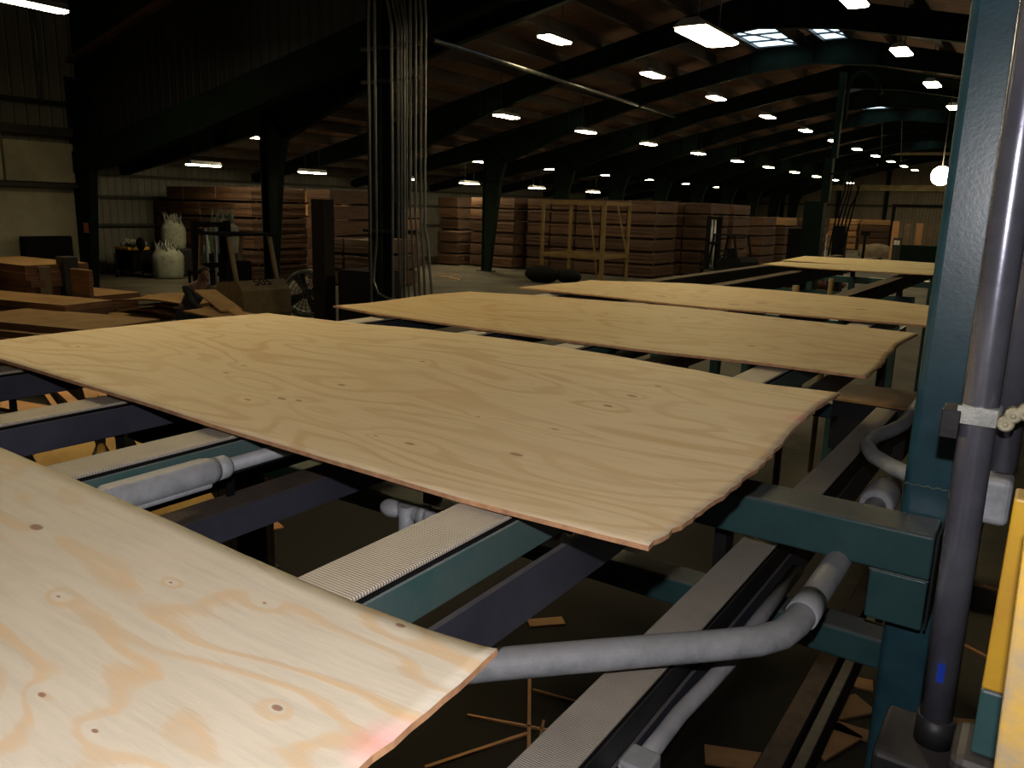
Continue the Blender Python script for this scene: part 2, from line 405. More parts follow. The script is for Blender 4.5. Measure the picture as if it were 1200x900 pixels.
def ibeam(m, outer, inner, y, wf=.22, tf=.03):
    """web between two polylines (x,z) in the plane y with a flange along each"""
    n = min(len(outer), len(inner))
    for i in range(n-1):
        m.prism([(outer[i][0], y-.012, outer[i][1]), (outer[i+1][0], y-.012, outer[i+1][1]), (inner[i+1][0], y-.012, inner[i+1][1]), (inner[i][0], y-.012, inner[i][1])], (0, .024, 0))
        for ln in (outer, inner):
            a, b = ln[i], ln[i+1]
            if abs(a[0]-b[0])+abs(a[1]-b[1]) > .01: m.bar((a[0], y, a[1]), (b[0], y, b[1]), tf, wf, up=(0, 1, 0))
    for i in range(n):
        a, b = outer[i], inner[i]
        m.bar((a[0], y, a[1]), (b[0], y, b[1]), tf*.6, wf*.9, up=(0, 1, 0))
def frames():
    Y0 = 29.62
    col_lab = ['left-hand green tapered steel column with a small red notice', 'green tapered steel column just right of the ochre forklift',
               'green steel frame partly behind the cluster of conduits', 'tapered green column standing on open floor left of the tall bundles',
               'green column rising behind the ochre tubular rack', 'green column behind the right end of the long bundle row']
    for k in range(-3, 9):
        y = Y0+6.07*k
        if k+3 < len(col_lab): lab = col_lab[k+3]
        else: lab = 'green steel frame, %s beyond the long bundle row towards the back wall' % ORD[k-3]
        t = empty('steel_portal', (-21.5, y, 0), lab, 'steel portal', 'green steel portals of the mill')
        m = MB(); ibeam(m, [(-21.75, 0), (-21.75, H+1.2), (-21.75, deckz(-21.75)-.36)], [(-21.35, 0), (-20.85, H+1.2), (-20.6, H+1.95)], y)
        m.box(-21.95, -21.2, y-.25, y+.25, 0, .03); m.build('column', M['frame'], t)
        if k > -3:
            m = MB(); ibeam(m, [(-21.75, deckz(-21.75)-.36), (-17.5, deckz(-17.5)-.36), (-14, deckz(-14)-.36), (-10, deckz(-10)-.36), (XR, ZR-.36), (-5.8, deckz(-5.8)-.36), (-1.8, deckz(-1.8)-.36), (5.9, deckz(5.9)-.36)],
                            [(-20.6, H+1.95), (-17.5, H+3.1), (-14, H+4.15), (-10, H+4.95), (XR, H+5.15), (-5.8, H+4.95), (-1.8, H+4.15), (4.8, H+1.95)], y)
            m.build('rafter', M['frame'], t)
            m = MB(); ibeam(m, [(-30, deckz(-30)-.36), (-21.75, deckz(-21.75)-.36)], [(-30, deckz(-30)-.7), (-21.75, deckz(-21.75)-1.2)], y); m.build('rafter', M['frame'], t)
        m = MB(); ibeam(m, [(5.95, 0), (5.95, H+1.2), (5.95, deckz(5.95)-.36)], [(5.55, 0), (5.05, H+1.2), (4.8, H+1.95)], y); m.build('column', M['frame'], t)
frames()
tag(MB().box(-21.42, -21.2, 11.30, 11.32, H-.92, H-.66).build('safety_notice', M['red']), 'small faded red notice on the left-hand green column', 'sign')

# lamps ------------------------------------------------------------
def lamp(loc, L=1.15, Wd=.42, hang=.8):
    x, y, z = loc
    t = empty('high_bay_lamp', (x, y, z), '', 'ceiling lamp', 'lit lamps hanging under the roof')
    m = MB(); m.prism([(x-Wd/2, y-L/2, z), (x+Wd/2, y-L/2, z), (x+Wd/4, y-L/2, z+.12), (x-Wd/4, y-L/2, z+.12)], (0, L, 0)); m.build('housing', M['lampbody'], t)
    m = MB(); c = Wd*.18
    m.prism([(x-Wd/2+c, y-L/2, z-.035), (x+Wd/2-c, y-L/2, z-.035), (x+Wd/2, y-L/2+c, z-.035), (x+Wd/2, y+L/2-c, z-.035), (x+Wd/2-c, y+L/2, z-.035), (x-Wd/2+c, y+L/2, z-.035), (x-Wd/2, y+L/2-c, z-.035), (x-Wd/2, y-L/2+c, z-.035)], (0, 0, .03)); m.build('diffuser', M['lamp'], t)
    m = MB(); m.tube([(x, y-L*.3, z+.1), (x, y-L*.3, z+hang)], .012, 6); m.tube([(x, y+L*.3, z+.1), (x, y+L*.3, z+hang)], .012, 6); m.build('hanger', M['darksteel'], t)
    return t
rows = [(-11.5, 4.3, [18.6, 24.6, 30.3, 36.7, 43.1, 49.2, 55.4, 61.5, 67.6, 73.6, 79.4], 'row just left of the ridge'),
        (-16.3, 3.1, [23.4, 29.0, 34.9, 41.0, 47.1, 53.2, 59.3, 65.4, 71.4, 77.4], 'middle row over the bundles'),
        (-22.7, 2.11, [18.3, 24.4, 30.45, 36.5, 42.6, 48.7, 54.8, 60.8], 'low row along the column line'),
        (-23.8, 1.15, [16.7, 21.4, 26.5, 31.2, 37.2, 43.5], 'lowest row near the left wall'),
        (-4.2, 4.35, [18.3, 24.2, 30.3, 36.6, 43, 49, 55, 61, 67, 73, 79], 'row right of the ridge'),
        ]
for x, z, ys, nm in rows:
    lp = None
    for i, y in enumerate(ys):
        lab = 'glowing ceiling lamp, %s from the viewer in the %s' % (ORD[i], nm)
        if lp is None: lp = lamp((x, y, H+z), hang=deckz(x)-(H+z)-.01); lp['label'] = lab; P0 = lp
        else: dup(P0, (x, y, H+z), lab, P0['group'])
o = lamp((-5.0, 12.6, H+2.72), 1.5, .52, 3.05); o['label'] = 'largest glowing ceiling lamp, low and near the top right of centre'
o = lamp((-2.6, 6.4, H+2.9), 1.15, .4, 5.65); o['label'] = 'lamp hanging low over the plywood line, above the view'
o = lamp((-4.3, 2.2, H+2.9), 1.25, .44, 5.65); o['label'] = 'large lamp hanging left over the large middle sheet, above the view'
o = lamp((-15.6, 7.5, H+3.3), 1.5, .3, 5.0); o['label'] = 'long narrow glowing lamp in the top left corner'
# skylights in the ridge
for i, (x0, x1, y0, y1) in enumerate(((-9.3, -8.3, 14.3, 17.2), (-9.7, -8.3, 26.2, 29.35), (-7.5, -6.7, 26.2, 29.35), (-9.7, -8.4, 44.2, 47.6), (-7.4, -6.4, 44.2, 47.6), (-9.6, -8.5, 62.3, 65.8), (-7.3, -6.4, 62.3, 65.8))):
    lab = ['daylit roof skylight nearest the viewer at the top edge', 'large daylit skylight with crossed bars left of the ridge', 'slim daylit skylight beside the large barred one', 'second daylit skylight left of the ridge line', 'second daylit skylight right of the ridge line', 'farthest daylit skylight left of the ridge line', 'farthest daylit skylight right of the ridge line'][i]
    t = empty('skylight', ((x0+x1)/2, y0, deckz((x0+x1)/2)-.4), lab, 'skylight', 'daylit skylights along the ridge')
    z = deckz((x0+x1)/2)-.42
    MB().box(x0, x1, y0, y1, z, z+.03).build('glazing', M['sky'], t)
    m = MB()
    for yy in (y0, (y0*2+y1)/3, (y0+2*y1)/3, y1): m.box(x0, x1, yy-.05, yy+.05, z-.05, z-.005)
    m.bar((x0, y0, z-.03), (x1, y1, z-.03), .05, .04)
    m.box(x0-.08, x0, y0-.1, y1+.1, z-.1, z+.3); m.box(x1, x1+.08, y0-.1, y1+.1, z-.1, z+.3)
    m.build('glazing_bar', M['darksteel'], t)

# roof pipes
tag(MB().tube([(-20.9, 11.0, H+2.25), (-12.6, 11.0, H+2.25)], .04, 8).build('wall_pipe', M['condfar']), 'thin pale pipe crossing the dark siding at upper left', 'pipe') if 0 else None
tag(MB().tube([(-21.55, -2, H+2.32), (-21.55, 11.3, H+2.32)], .045, 8).build('wall_pipe', M['condfar']), 'thin pale pipe running level along the left siding', 'pipe')
tag(MB().tube([(-21.55, 10.6, H+2.4), (-21.55, 10.6, H+5.5)], .04, 8).build('drop_pipe', M['condfar']), 'thin upright pipe rising from the level pipe on the left siding', 'pipe')
a, b_ = at(507, 47, 17), at(825, 148, 42)
tag(MB().tube([a, b_], .06, 8).build('sprinkler_pipe', M['condfar']), 'long grey sprinkler pipe slanting under the roof past the lamps', 'pipe')

# hanging rods near the ridge and cross tubes on the back gable
for i, (px, y0_, y1_, t_) in enumerate(((1035, 95, 180, 45), (1058, 90, 190, 45), (1018, 70, 115, 40))):
    tag(MB().tube([at(px, y0_, t_), at(px-2, y1_, t_)], .03, 6).build('hanging_rod', M['condfar']), 'thin hanging rod under the ridge, %s' % ['between the far skylights', 'right of the far skylights', 'above the middle skylights'][i], 'rod', 'thin rods hanging under the ridge')
tag(MB().tube([at(988, 168, 60), at(1004, 170, 60), at(1030, 180, 60), at(1112, 180, 60)], .12, 8, smooth_n=4).build('roof_duct', M['beampale']), 'pale bent duct crossing below the far roof', 'duct')
g_ = at(1103, 206, 30)
t = empty('globe_lamp', g_, 'round glaring lamp partly hidden by the blue-green post', 'ceiling lamp')
MB().sphere(g_, .36).build('globe', M['lamp'], t)
MB().tube([g_+Vector((0, 0, .35)), (g_.x, g_.y, deckz(g_.x)-.01)], .02, 6).build('cord', M['darksteel'], t)

# ------------------------------------------------------------------ plywood bundles
def make_bundle(w, l, mat, seed):
    o0 = Vector((0, 0, 0))
    t = empty('plywood_bundle', (0, 0, 0), '', 'plywood bundle')
    m = MB(); m.box(-w/2, w/2, 0, l, .07, .535, .006, 1)
    r = random.Random(seed)
    for i in range(5):      # a few sheets proud of the pack
        z = .1+r.random()*.4; e = .012+r.random()*.02
        m.box(-w/2-e, w/2+e*.6, -e, l+e*.5, z, z+.012)
    m.build('sheet_pack', mat, t)
    for y in (.18, l-.3): MB().box(-w/2+.02, w/2-.02, y, y+.1, 0, .0695).build('bearer', M['bearer'], t)
    return t
PROT = {}
def bundle(w, l, pale, var):
    key = (w, l, pale, var)
    if key not in PROT: PROT[key] = [make_bundle(w, l, M['bundlelight' if pale else 'bundle'], len(PROT)), False]
    return PROT[key]
LEV = ['bottom', 'second', 'third', 'fourth', 'fifth', 'sixth']
PITCH = .553
def stack(xr, y, n, desc, w=1.22, l=2.44, pale=()):
    for k in range(n):
        pr = bundle(w, l, k in pale, random.randint(0, 2))
        lab = '%s plywood bundle in %s' % ('top' if k == n-1 else LEV[k]+(' from bottom' if k else ''), desc)
        loc = (xr-w/2+random.uniform(-.025, .025), y+random.uniform(-.04, .04), k*PITCH)
        if not pr[1]: pr[1] = True; t = pr[0]; t.location = loc; t['label'] = lab
        else: t = dup(pr[0], loc, lab)
        t['group'] = 'stacked plywood bundles'
for i in range(5):
    stack(-23.6-1.0*i, 18.4, 6, 'the %s tall stack left of the ochre forklift' % ['rightmost', 'second', 'third', 'fourth', 'leftmost'][i], w=.98)
stack(-28.75, 18.6, 5, 'the shorter stack against the left siding', w=.98)
stack(-26.7, 23.6, 6, 'the pale-topped stack right of the second column', pale=(4, 5))
stack(-21.6, 20.2, 6, 'the dark stack right of the second column')
for i in range(2): stack(-24.6-1.26*i, 26.3, 5, 'the %s stack behind the left conduits' % ['right', 'left'][i])
for i in range(2): stack(-19.1-1.3*i, 19.6, 3, 'the %s low dark stack below the conduits' % ['right', 'left'][i])
stack(-25.6, 32.6, 6, 'the tall stack right of the conduits')
stack(-24.4, 31.0, 3, 'the half-height stack right of the conduits')
for i in range(3): stack(-24.2-1.3*i, 37.6, 6, 'the %s far stack left of the open-floor column' % ['right', 'middle', 'left'][i])
for i in range(2): stack(-21.45-1.3*i, 31.6, 6, 'the %s stack right behind the open-floor column' % ['right', 'left'][i])
for i in range(5): stack(-14.5-1.32*i, 32.1, 6, 'the %s stack of the long row' % ['rightmost', 'second from right', 'middle', 'fourth from right', 'leftmost'][i])
for i in range(2): stack(-13.2-.02-1.3*i, 35.2, 6, 'the %s stack behind the long row' % ['right', 'left'][i])
for i in range(1): stack(-13.3-1.3*i, 38.6, 6, 'the deeper stack beyond the long row')
for i in range(3): stack(-13.9-1.32*i, 45.4, 5, 'the %s stack behind the distant forklift' % ['right', 'middle', 'left'][i])
stack(-13.7, 49.0, 5, 'the farther stack right of the distant forklift', pale=(4,))
stack(-12.7, 52.5, 5, 'the last stack before the dark crane mast')
q = at(1005, 262, 72)
for i in range(1): stack(q.x, q.y, 5, 'the yellow stack by the back wall', w=2.44, l=1.22, pale=(0, 1, 2, 3, 4))
stack(q.x+2.75, q.y, 5, 'the brown stack with pale top by the back wall', w=2.44, l=1.22, pale=(0, 4))

# ------------------------------------------------------------------ plywood sheets on the line
def interp(pts, u):
    pts = sorted(pts)
    if u <= pts[0][0]: return pts[0][1]
    for i in range(len(pts)-1):
        if u <= pts[i+1][0]:
            t = (u-pts[i][0])/(pts[i+1][0]-pts[i][0]); t = t*t*(3-2*t)*.5+t*.5
            return pts[i][1]*(1-t)+pts[i+1][1]*t
    return pts[-1][1]
def sheet(name, xl, xr, y0, y1, hL, hR, hF, hB, mat, label, nx=110, ny=50, th=.009, rag=.004, skewL=0):
    b = bmesh.new(); top = []; r = random.Random(name+label)
    ragR = [r.uniform(-1, 1) for _ in range(ny+1)]
    for j in range(ny+1):
        v = j/ny; y = y0+(y1-y0)*v; row = []
        for i in range(nx+1):
            u = i/nx
            x = (xl+skewL*v)*(1-u)+xr*u
            F, B = interp(hF, x), interp(hB, x); Lh, Rh = interp(hL, y), interp(hR, y)
            c00, c10, c01, c11 = interp(hL, y0), interp(hR, y0), interp(hL, y1), interp(hR, y1)
            h = (1-v)*F+v*B+(1-u)*Lh+u*Rh-((1-u)*(1-v)*c00+u*(1-v)*c10+(1-u)*v*c01+u*v*c11)
            h += .002*math.sin(x*5+y*3)*math.sin(math.pi*u)*math.sin(math.pi*v)
            xx = x+(rag*ragR[j] if i == nx else 0)
            row.append(b.verts.new((xx, y, H-h)))
        top.append(row)
    for j in range(ny):
        for i in range(nx):
            f = b.faces.new((top[j][i], top[j][i+1], top[j+1][i+1], top[j+1][i])); f.smooth = True
    ret = bmesh.ops.duplicate(b, geom=b.faces[:]+b.edges[:]+b.verts[:])
    mp = ret['vert_map']
    bot = [[mp[v] for v in row] for row in top]
    for row in bot:
        for v in row: v.co.z -= th
    for f in [f for f in ret['geom'] if isinstance(f, bmesh.types.BMFace)]: f.normal_flip()
    def strip(a, c):
        for i in range(len(a)-1): b.faces.new((a[i], c[i], c[i+1], a[i+1]))
    strip(top[0], bot[0]); strip(bot[-1], top[-1])
    strip([r_[-1] for r_ in top], [r_[-1] for r_ in bot]); strip([r_[0] for r_ in bot], [r_[0] for r_ in top])
    o0 = Vector(((xl+xr)/2, (y0+y1)/2, H-.52))
    for v in b.verts: v.co -= o0
    me = bpy.data.meshes.new(name); b.to_mesh(me); b.free(); me.materials.append(mat)
    ed = bpy.data.materials.get('ply_edge') or surf('ply_edge', (.62, .34, .17), .8, col2=(.4, .2, .1), scale=30)
    me.materials.append(ed)
    n = nx*ny*2
    for i, p in enumerate(me.polygons):
        if i >= n: p.material_index = 1
    o = bpy.data.objects.new(name, me); C.objects.link(o); o.location = o0
    return tag(o, label, 'plywood sheet', 'plywood sheets on the conveyor'), o0
def kn(o0, pts): return [(x-o0[0], y-o0[1], r) for x, y, r in pts]
def kp(pts, o0, h=.505):
    out = []
    for px, py, r in pts:
        p = onfloor(px, py, H-h); out.append((p.x-o0[0], p.y-o0[1], r))
    return out
o1 = ((-3.0-.47)/2, (-.62+.69)/2)
s1k = kp([(43, 617, .012), (325, 814, .0065), (470, 726, .0065), (110, 839, .004), (48, 799, .005), (68, 690, .003), (200, 676, .003), (310, 698, .0025)], o1)
m1 = veneer('veneer_nearest', (.585, .52, .41), (.57, .385, .205), (.14, .05, .03), 1.0, s1k, big=1.35, pink=kp([(452, 866, .05)], o1))
sheet('plywood_sheet', -3.0, -.472, -.62, .69, [(-.6, .505), (.7, .495)], [(-.6, .52), (.471, .512), (.54, .507), (.585, .504), (.69, .501)],
      [(-3, .505), (-.47, .52)], [(-3, .49), (-1.721, .494), (-1.397, .499), (-1.136, .505), (-.922, .512), (-.743, .516), (-.591, .513), (-.511, .507), (-.47, .501)], m1,
      'nearest plywood sheet, pale with tan figure and small knots, cropped at lower left')
o2 = ((-3.0-.47)/2, (1.09+2.4)/2)
s2k = kp([(605, 522, .014), (480, 513, .01), (330, 466, .013), (400, 452, .011), (290, 468, .01), (265, 440, .008), (285, 432, .007), (350, 468, .01), (650, 495, .007), (740, 468, .013), (712, 475, .012), (770, 459, .010), (560, 484, .006), (440, 505, .006), (495, 432, .009), (92, 412, .01)], o2)
m2 = veneer('veneer_middle', (.67, .53, .345), (.56, .385, .205), (.22, .11, .05), 2.3, s2k, pink=kp([(940, 495, .06), (965, 480, .04)], o2))
sheet('plywood_sheet', -3.0, -.468, 1.09, 2.4, [(1.09, .495), (1.47, .49), (1.93, .492), (2.4, .502)], [(1.1, .511), (1.187, .517), (1.348, .526), (1.487, .527), (1.652, .528), (1.804, .515), (1.979, .496), (2.19, .488), (2.4, .495)],
      [(-3, .495), (-2.6, .487), (-1.9, .499), (-1.46, .511), (-1.15, .515), (-.84, .519), (-.57, .514), (-.46, .511)], [(-3.0, .502), (-2.51, .494), (-2.03, .476), (-1.62, .470), (-1.27, .475), (-.95, .486), (-.675, .500), (-.47, .495)], m2,
      'large plywood sheet across the middle, rippled right edge with pink stain')
o3 = ((-3.0-.47)/2, (2.81+3.93)/2)
m3 = veneer('veneer_third', (.49, .37, .20), (.42, .26, .12), (.2, .1, .05), 4.1, kp([(800, 379, .02), (880, 406, .012), (620, 380, .01), (910, 380, .02), (870, 420, .012)], o3))
sheet('plywood_sheet', -3.0, -.47, 2.81, 3.95, [(2.8, .502), (3.05, .508), (3.18, .507), (3.58, .5), (3.7, .503), (3.95, .508)], [(2.81, .512), (3.02, .511), (3.26, .488), (3.45, .478), (3.95, .495)],
      [(-3.0, .502), (-2.65, .515), (-1.9, .521), (-1.3, .521), (-.8, .512), (-.47, .512)], [(-3, .508), (-2.37, .488), (-1.585, .477), (-.935, .487), (-.47, .495)], m3,
      'third plywood sheet from the front with curled right corner')
o4 = ((-2.94-.5)/2, (4.42+5.35)/2)
m4 = veneer('veneer_fourth', (.45, .335, .165), (.38, .23, .10), (.16, .08, .04), 5.7, kp([(732, 338, .03), (770, 347, .03), (820, 343, .03), (856, 356, .03), (888, 356, .03), (1005, 365, .03)], o4))
sheet('plywood_sheet', -2.95, -.47, 4.42, 5.42, [(4.4, .509), (4.86, .512), (5.2, .52), (5.42, .517)], [(4.42, .511), (4.8, .495), (5.42, .508)],
      [(-2.95, .509), (-2.35, .513), (-1.78, .523), (-1.05, .517), (-.47, .511)], [(-2.95, .517), (-2.13, .483), (-1.54, .483), (-1.0, .489), (-.47, .508)], m4,
      'fourth plywood sheet from the front, behind the curled one')
m5 = veneer('veneer_far', (.56, .43, .18), (.48, .32, .12), (.2, .1, .05), 8.2, [])
sheet('plywood_sheet', -3.12, -.58, 10.25, 11.1, [(10, .598), (12, .60)], [(10, .60), (12, .60)], [(-3.1, .598), (-2.4, .61), (-.6, .60)], [(-3.1, .60), (-2, .587), (-.6, .6)], m5, 'far plywood sheet with a pointed left end, fifth from the front', 50, 12)
sheet('plywood_sheet', -3.16, -.6, 11.25, 12.5, [(10, .585), (13, .585)], [(10, .60), (13, .60)], [(-3.1, .59), (-2, .6), (-.6, .6)], [(-3.1, .57), (-2, .565), (-.6, .58)], m5, 'farthest plywood sheet lying just behind the fifth one', 50, 12)

# ------------------------------------------------------------------ conveyor strands
def strand(x0, x1, ya, yb, h, hb, web, label, belt='belt', ret=None, name='conveyor_strand'):
    z = H-h
    t = empty(name, ((x0+x1)/2, ya, z-.1), label, 'conveyor', 'conveyor strands of the sheet line')
    MB().box(x0+.003, x1-.003, ya, yb, z-.008, z, .002, 1).build('ribbed_belt' if belt == 'belt' else 'flat_belt', M[belt], t)
    MB().box(x0-.003, x1+.001, ya, yb, z-.014, z-.0085, .002, 1).build('wear_strip', M['black'], t)
    m = MB()   # channel rail open to the inside: web on the right, flanges top and bottom
    zb = H-hb
    m.box(x1-.012, x1+.002, ya, yb, zb, z-.0145, .002, 1); m.box(x0, x1-.012, ya, yb, z-.026, z-.0145); m.box(x0, x1-.012, ya, yb, zb, zb+.01); m.box(x0-.002, x0+.008, ya, yb, zb, z-.0145)
    m.build('rail', M[web], t)
    if ret:
        h0, h1, mt = ret[:3]
        m = MB(); m.box(x1-.012, x1, ya, yb, H-h1, H-h0); m.box(x0+.01, x1-.012, ya, yb, H-h1, H-h1+.01); m.build('return_rail', M[mt], t)
        if len(ret) < 4 and True: MB().box(x0+.008, x1-.013, ya, yb, H-h0-.012, H-h0).build('return_belt', M['brownbelt'], t)
        y = ya+.45
        while y < yb: MB().box(x0+.02, x0+.028, y, y+.02, H-h0, H-hb, 0).build('hanger', M['black'], t); y += 1.6
    return t
hb = .535
strand(-2.75, -2.64, -.9, 5.6, hb, .625, 'blue', 'leftmost ribbed belt strand of the near sheet line', ret=(.72, .79, 'darksteel'))
strand(-2.13, -2.025, -.9, 5.6, hb, .625, 'blue', 'second belt strand from left with dark blue rail', ret=(.80, .86, 'darksteel'))
strand(-1.64, -1.53, -.9, 5.6, hb, .625, 'railgreen', 'third belt strand from left, green rail with conduit beside it', ret=(.715, .785, 'blue'))
strand(-.857, -.74, -.9, 5.6, hb, .625, 'railgreen', 'tan ribbed belt strand with dusty green rail at the centre', ret=(.662, .768, 'blue', 0))
# extra lower members seen under the third strand
tag(MB().box(-1.40, -1.38, -.5, 2.6, H-1.05, H-.93).build('lower_side_rail', M['blue']), 'dim steel side rail low between the two green-railed strands', 'rail')
# lower conveyor strand under the arm
t = strand(-.705, -.595, -.2, 4.6, 1.0, 1.085, 'darksteel', 'low ribbed belt strand running beneath the green arm', ret=(1.105, 1.235, 'blue'))
t = strand(-.665, -.575, .9, 5.4, 2.0, 2.09, 'darksteel', 'lowest brown belt close to the floor beside the post', belt='brownbelt')
tag(MB().box(-.545, -.50, .9, 5.4, H-2.12, H-1.98, .004, 1).build('guide_rail', M['darksteel']), 'dark guide rail along the lowest brown belt', 'rail')
# second section, lower
for i, (x, lab) in enumerate(((-3.30, 'left belt strand of the far section'), (-2.66, 'middle belt strand of the far section'), (-1.52, 'right belt strand of the far section leading to the far sheets'))):
    strand(x-.07, x+.07, 5.75, 15.5, .655, .80, 'darksteel', lab, belt='brownbelt')
# cross members
def cross(x0, x1, y, h0, hh, d, label, legs=()):
    t = empty('cross_support', ((x0+x1)/2, y, H-h0-hh), label, 'steel frame')
    MB().box(x0, x1, y, y+d, H-h0-hh, H-h0, .01, 3).build('cross_beam', M['green'], t)
    for lx in legs:
        m = MB(); m.box(lx-.05, lx+.05, y, y+d, 0, H-h0-hh-.001, .006, 2); m.box(lx-.1, lx+.1, y-.06, y+d+.06, 0, .015); m.build('leg', M['frame'], t)
    for sx, hz_ in ((-2.70, .795), (-2.08, .865), (-1.585, .79), (-.80, .77)):
        MB().box(sx-.02, sx+.02, y+.02, y+d-.02, H-h0+.0005, H-hz_).build('stub_post', M['darksteel'], t)
    return t
cross(-3.4, -.272, 2.44, 1.24, .10, .12, 'dark green cross beam below the belts, reaching the post', (-3.32,))
cross(-3.1, -.3, 5.2, 1.15, .1, .12, 'dark green cross beam under the fourth sheet', (-3.0, -.5))
cross(-3.1, -.3, -.6, 1.24, .1, .12, 'dark green cross beam hidden below the nearest sheet', (-3.0, -.5))
tag(MB().box(-1.6, -.72, 1.55, 1.67, H-1.32, H-1.22, .03, 4).build('tie_beam', M['green']), 'short green tie beam with rounded edge under the central strand', 'beam') if False else None
for i, y in enumerate((7.5, 10.5, 13.5)):
    t = empty('support_trestle', (-2.4, y, 0), 'dark trestle under the far section, %s from the front' % ORD[i], 'trestle', 'trestles of the far section')
    MB().box(-3.45, -1.35, y, y+.1, H-1.0, H-.9).build('cross_beam', M['green'], t)
    for lx in (-3.3, -2.66, -1.52): MB().box(lx-.04, lx+.04, y, y+.1, 0, H-1.001).build('leg', M['green'], t)
    for lx in (-3.3, -2.66, -1.52): MB().box(lx-.03, lx+.03, y+.01, y+.09, H-.9, H-.801).build('stub_post', M['darksteel'], t)

# ------------------------------------------------------------------ right-hand post and arm
t = empty('steel_post', (-.195, 2.43, 0), 'tall blue-green square steel post at the right with welded arm', 'post')
MB().box(-.268, -.123, 2.365, 2.51, .012, H+3.2, .022, 5).build('upright', M['post'], t)
MB().box(-1.0, -.158, 2.205, 2.363, H-.92, H-.797, .008, 3).build('arm', M['green'], t)
MB().box(-.155, -.149, 2.21, 2.36, H-1.06, H-.80).build('end_plate', M['darksteel'], t)
MB().box(-.302, -.160, 2.207, 2.363, H-1.065, H-.922, .006, 2).build('arm_bracket', M['green'], t)
m = MB(); r = random.Random(3)
for i in range(34): m.sphere((-.262+i*.004, 2.362, H-.715+.002*math.sin(i)), .0032, (1.2, .8, .8), 8, 5)
m.build('weld_bead', M['railgreen'], t); m = MB()
for i in range(34): m.sphere((-.30+i*.0042, 2.205, H-.922+r.uniform(-.001, .001)), .0035, (1.2, .8, .8), 8, 5)
m.build('weld_bead', M['railgreen'], t)
MB().box(-.33, -.06, 2.30, 2.58, 0, .012).build('base_plate', M['darksteel'], t)
MB().box(-.121, -.112, 2.38, 2.5, 1.5, H+3.2).build('edge_strip', M['darksteel'], t)

# big galvanized conduit that crosses the low belt and turns along it
zc = H-.93
t = empty('conduit_run', (-.6, 1.4, zc), 'thick dusty galvanized conduit bending over the low belt under the arm', 'conduit')
pts = [(-1.35, .66, zc), (-.857, 1.222, zc), (-.47, 1.62, zc), (-.385, 1.70, zc), (-.384, 1.86, zc), (-.388, 3.1, zc-.02)]
MB().tube([pts[0], pts[1], (-.62, 1.465, zc), (-.50, 1.585, zc), (-.435, 1.655, zc), (-.40, 1.715, zc), (-.386, 1.79, zc), (-.384, 1.88, zc), (-.385, 2.1, zc), (-.388, 2.7, zc-.01), (-.388, 3.1, zc-.02)], .034, 24).build('pipe', M['galv'], t)
MB().tube([(-.384, 1.835, zc), (-.384, 1.93, zc)], .038, 24).build('coupling', M['galv'], t)
m = MB(); m.tube([(-.388, 2.78, zc-.01), (-.388, 2.80, zc-.01), (-.388, 2.92, zc-.01), (-.388, 3.0, zc-.02)], [.05, .056, .056, .05], 20); m.build('bushing', M['galv'], t)
t = empty('conduit_run', (-.45, 3.2, H-.82), 'looping dusty conduit left of the post above the arm', 'conduit')
z = H-.82
MB().tube([(-.26, 2.78, z), (-.36, 2.86, z), (-.44, 2.96, z), (-.485, 3.08, z), (-.49, 3.22, z), (-.455, 3.36, z), (-.43, 3.5, z), (-.43, 3.9, z), (-.43, 4.6, z)], .027, 16).build('pipe', M['galv'], t)
# small conduit by the low belt
t = empty('conduit_run', (-.56, 1.5, H-1.12), 'small dusty conduit with cast box beside the low belt', 'conduit')
MB().tube([(-.565, .3, H-1.13), (-.565, 1.30, H-1.13)], .02, 14).build('pipe', M['galv'], t)
MB().tube([(-.567, 1.36, H-1.12), (-.567, 1.46, H-1.12), (-.565, 1.56, H-1.115), (-.548, 1.68, H-1.10), (-.536, 1.80, H-1.09), (-.536, 2.0, H-1.08), (-.536, 2.42, H-1.08)], .02, 14).build('pipe', M['galv'], t)
m = MB(); m.box(-.592, -.527, 1.30, 1.372, H-1.165, H-1.085, .006, 2)
for dx in (-.585, -.534): m.sphere((dx, 1.298, H-1.095), .005, u=8, v=6); m.sphere((dx, 1.298, H-1.155), .005, u=8, v=6)
m.build('cast_box', M['galv'], t)
# conduit with long cast fitting on the green rail
t = empty('conduit_run', (-1.50, .95, H-.60), 'dusty conduit with long cast fitting lying along a green rail', 'conduit')
m = MB(); m.tube([(-1.499, 0.3, H-.59), (-1.499, .80, H-.59), (-1.499, .84, H-.59), (-1.499, 1.02, H-.59), (-1.499, 1.04, H-.59)], [.028, .029, .031, .031, .026], 20)
m.box(-1.52, -1.478, .78, 1.02, H-.625, H-.560, .008, 3)
m.build('cast_fitting', M['galv'], t)
MB().tube([(-1.499, 1.04, H-.59), (-1.499, 1.065, H-.59), (-1.499, 1.07, H-.59), (-1.499, 1.075, H-.59)], [.027, .027, .024, .02], 20).build('coupling', M['galv'], t)
MB().tube([(-1.499, 1.07, H-.59), (-1.499, 1.6, H-.59), (-1.499, 3.2, H-.59)], .0165, 16).build('pipe', M['galv'], t)
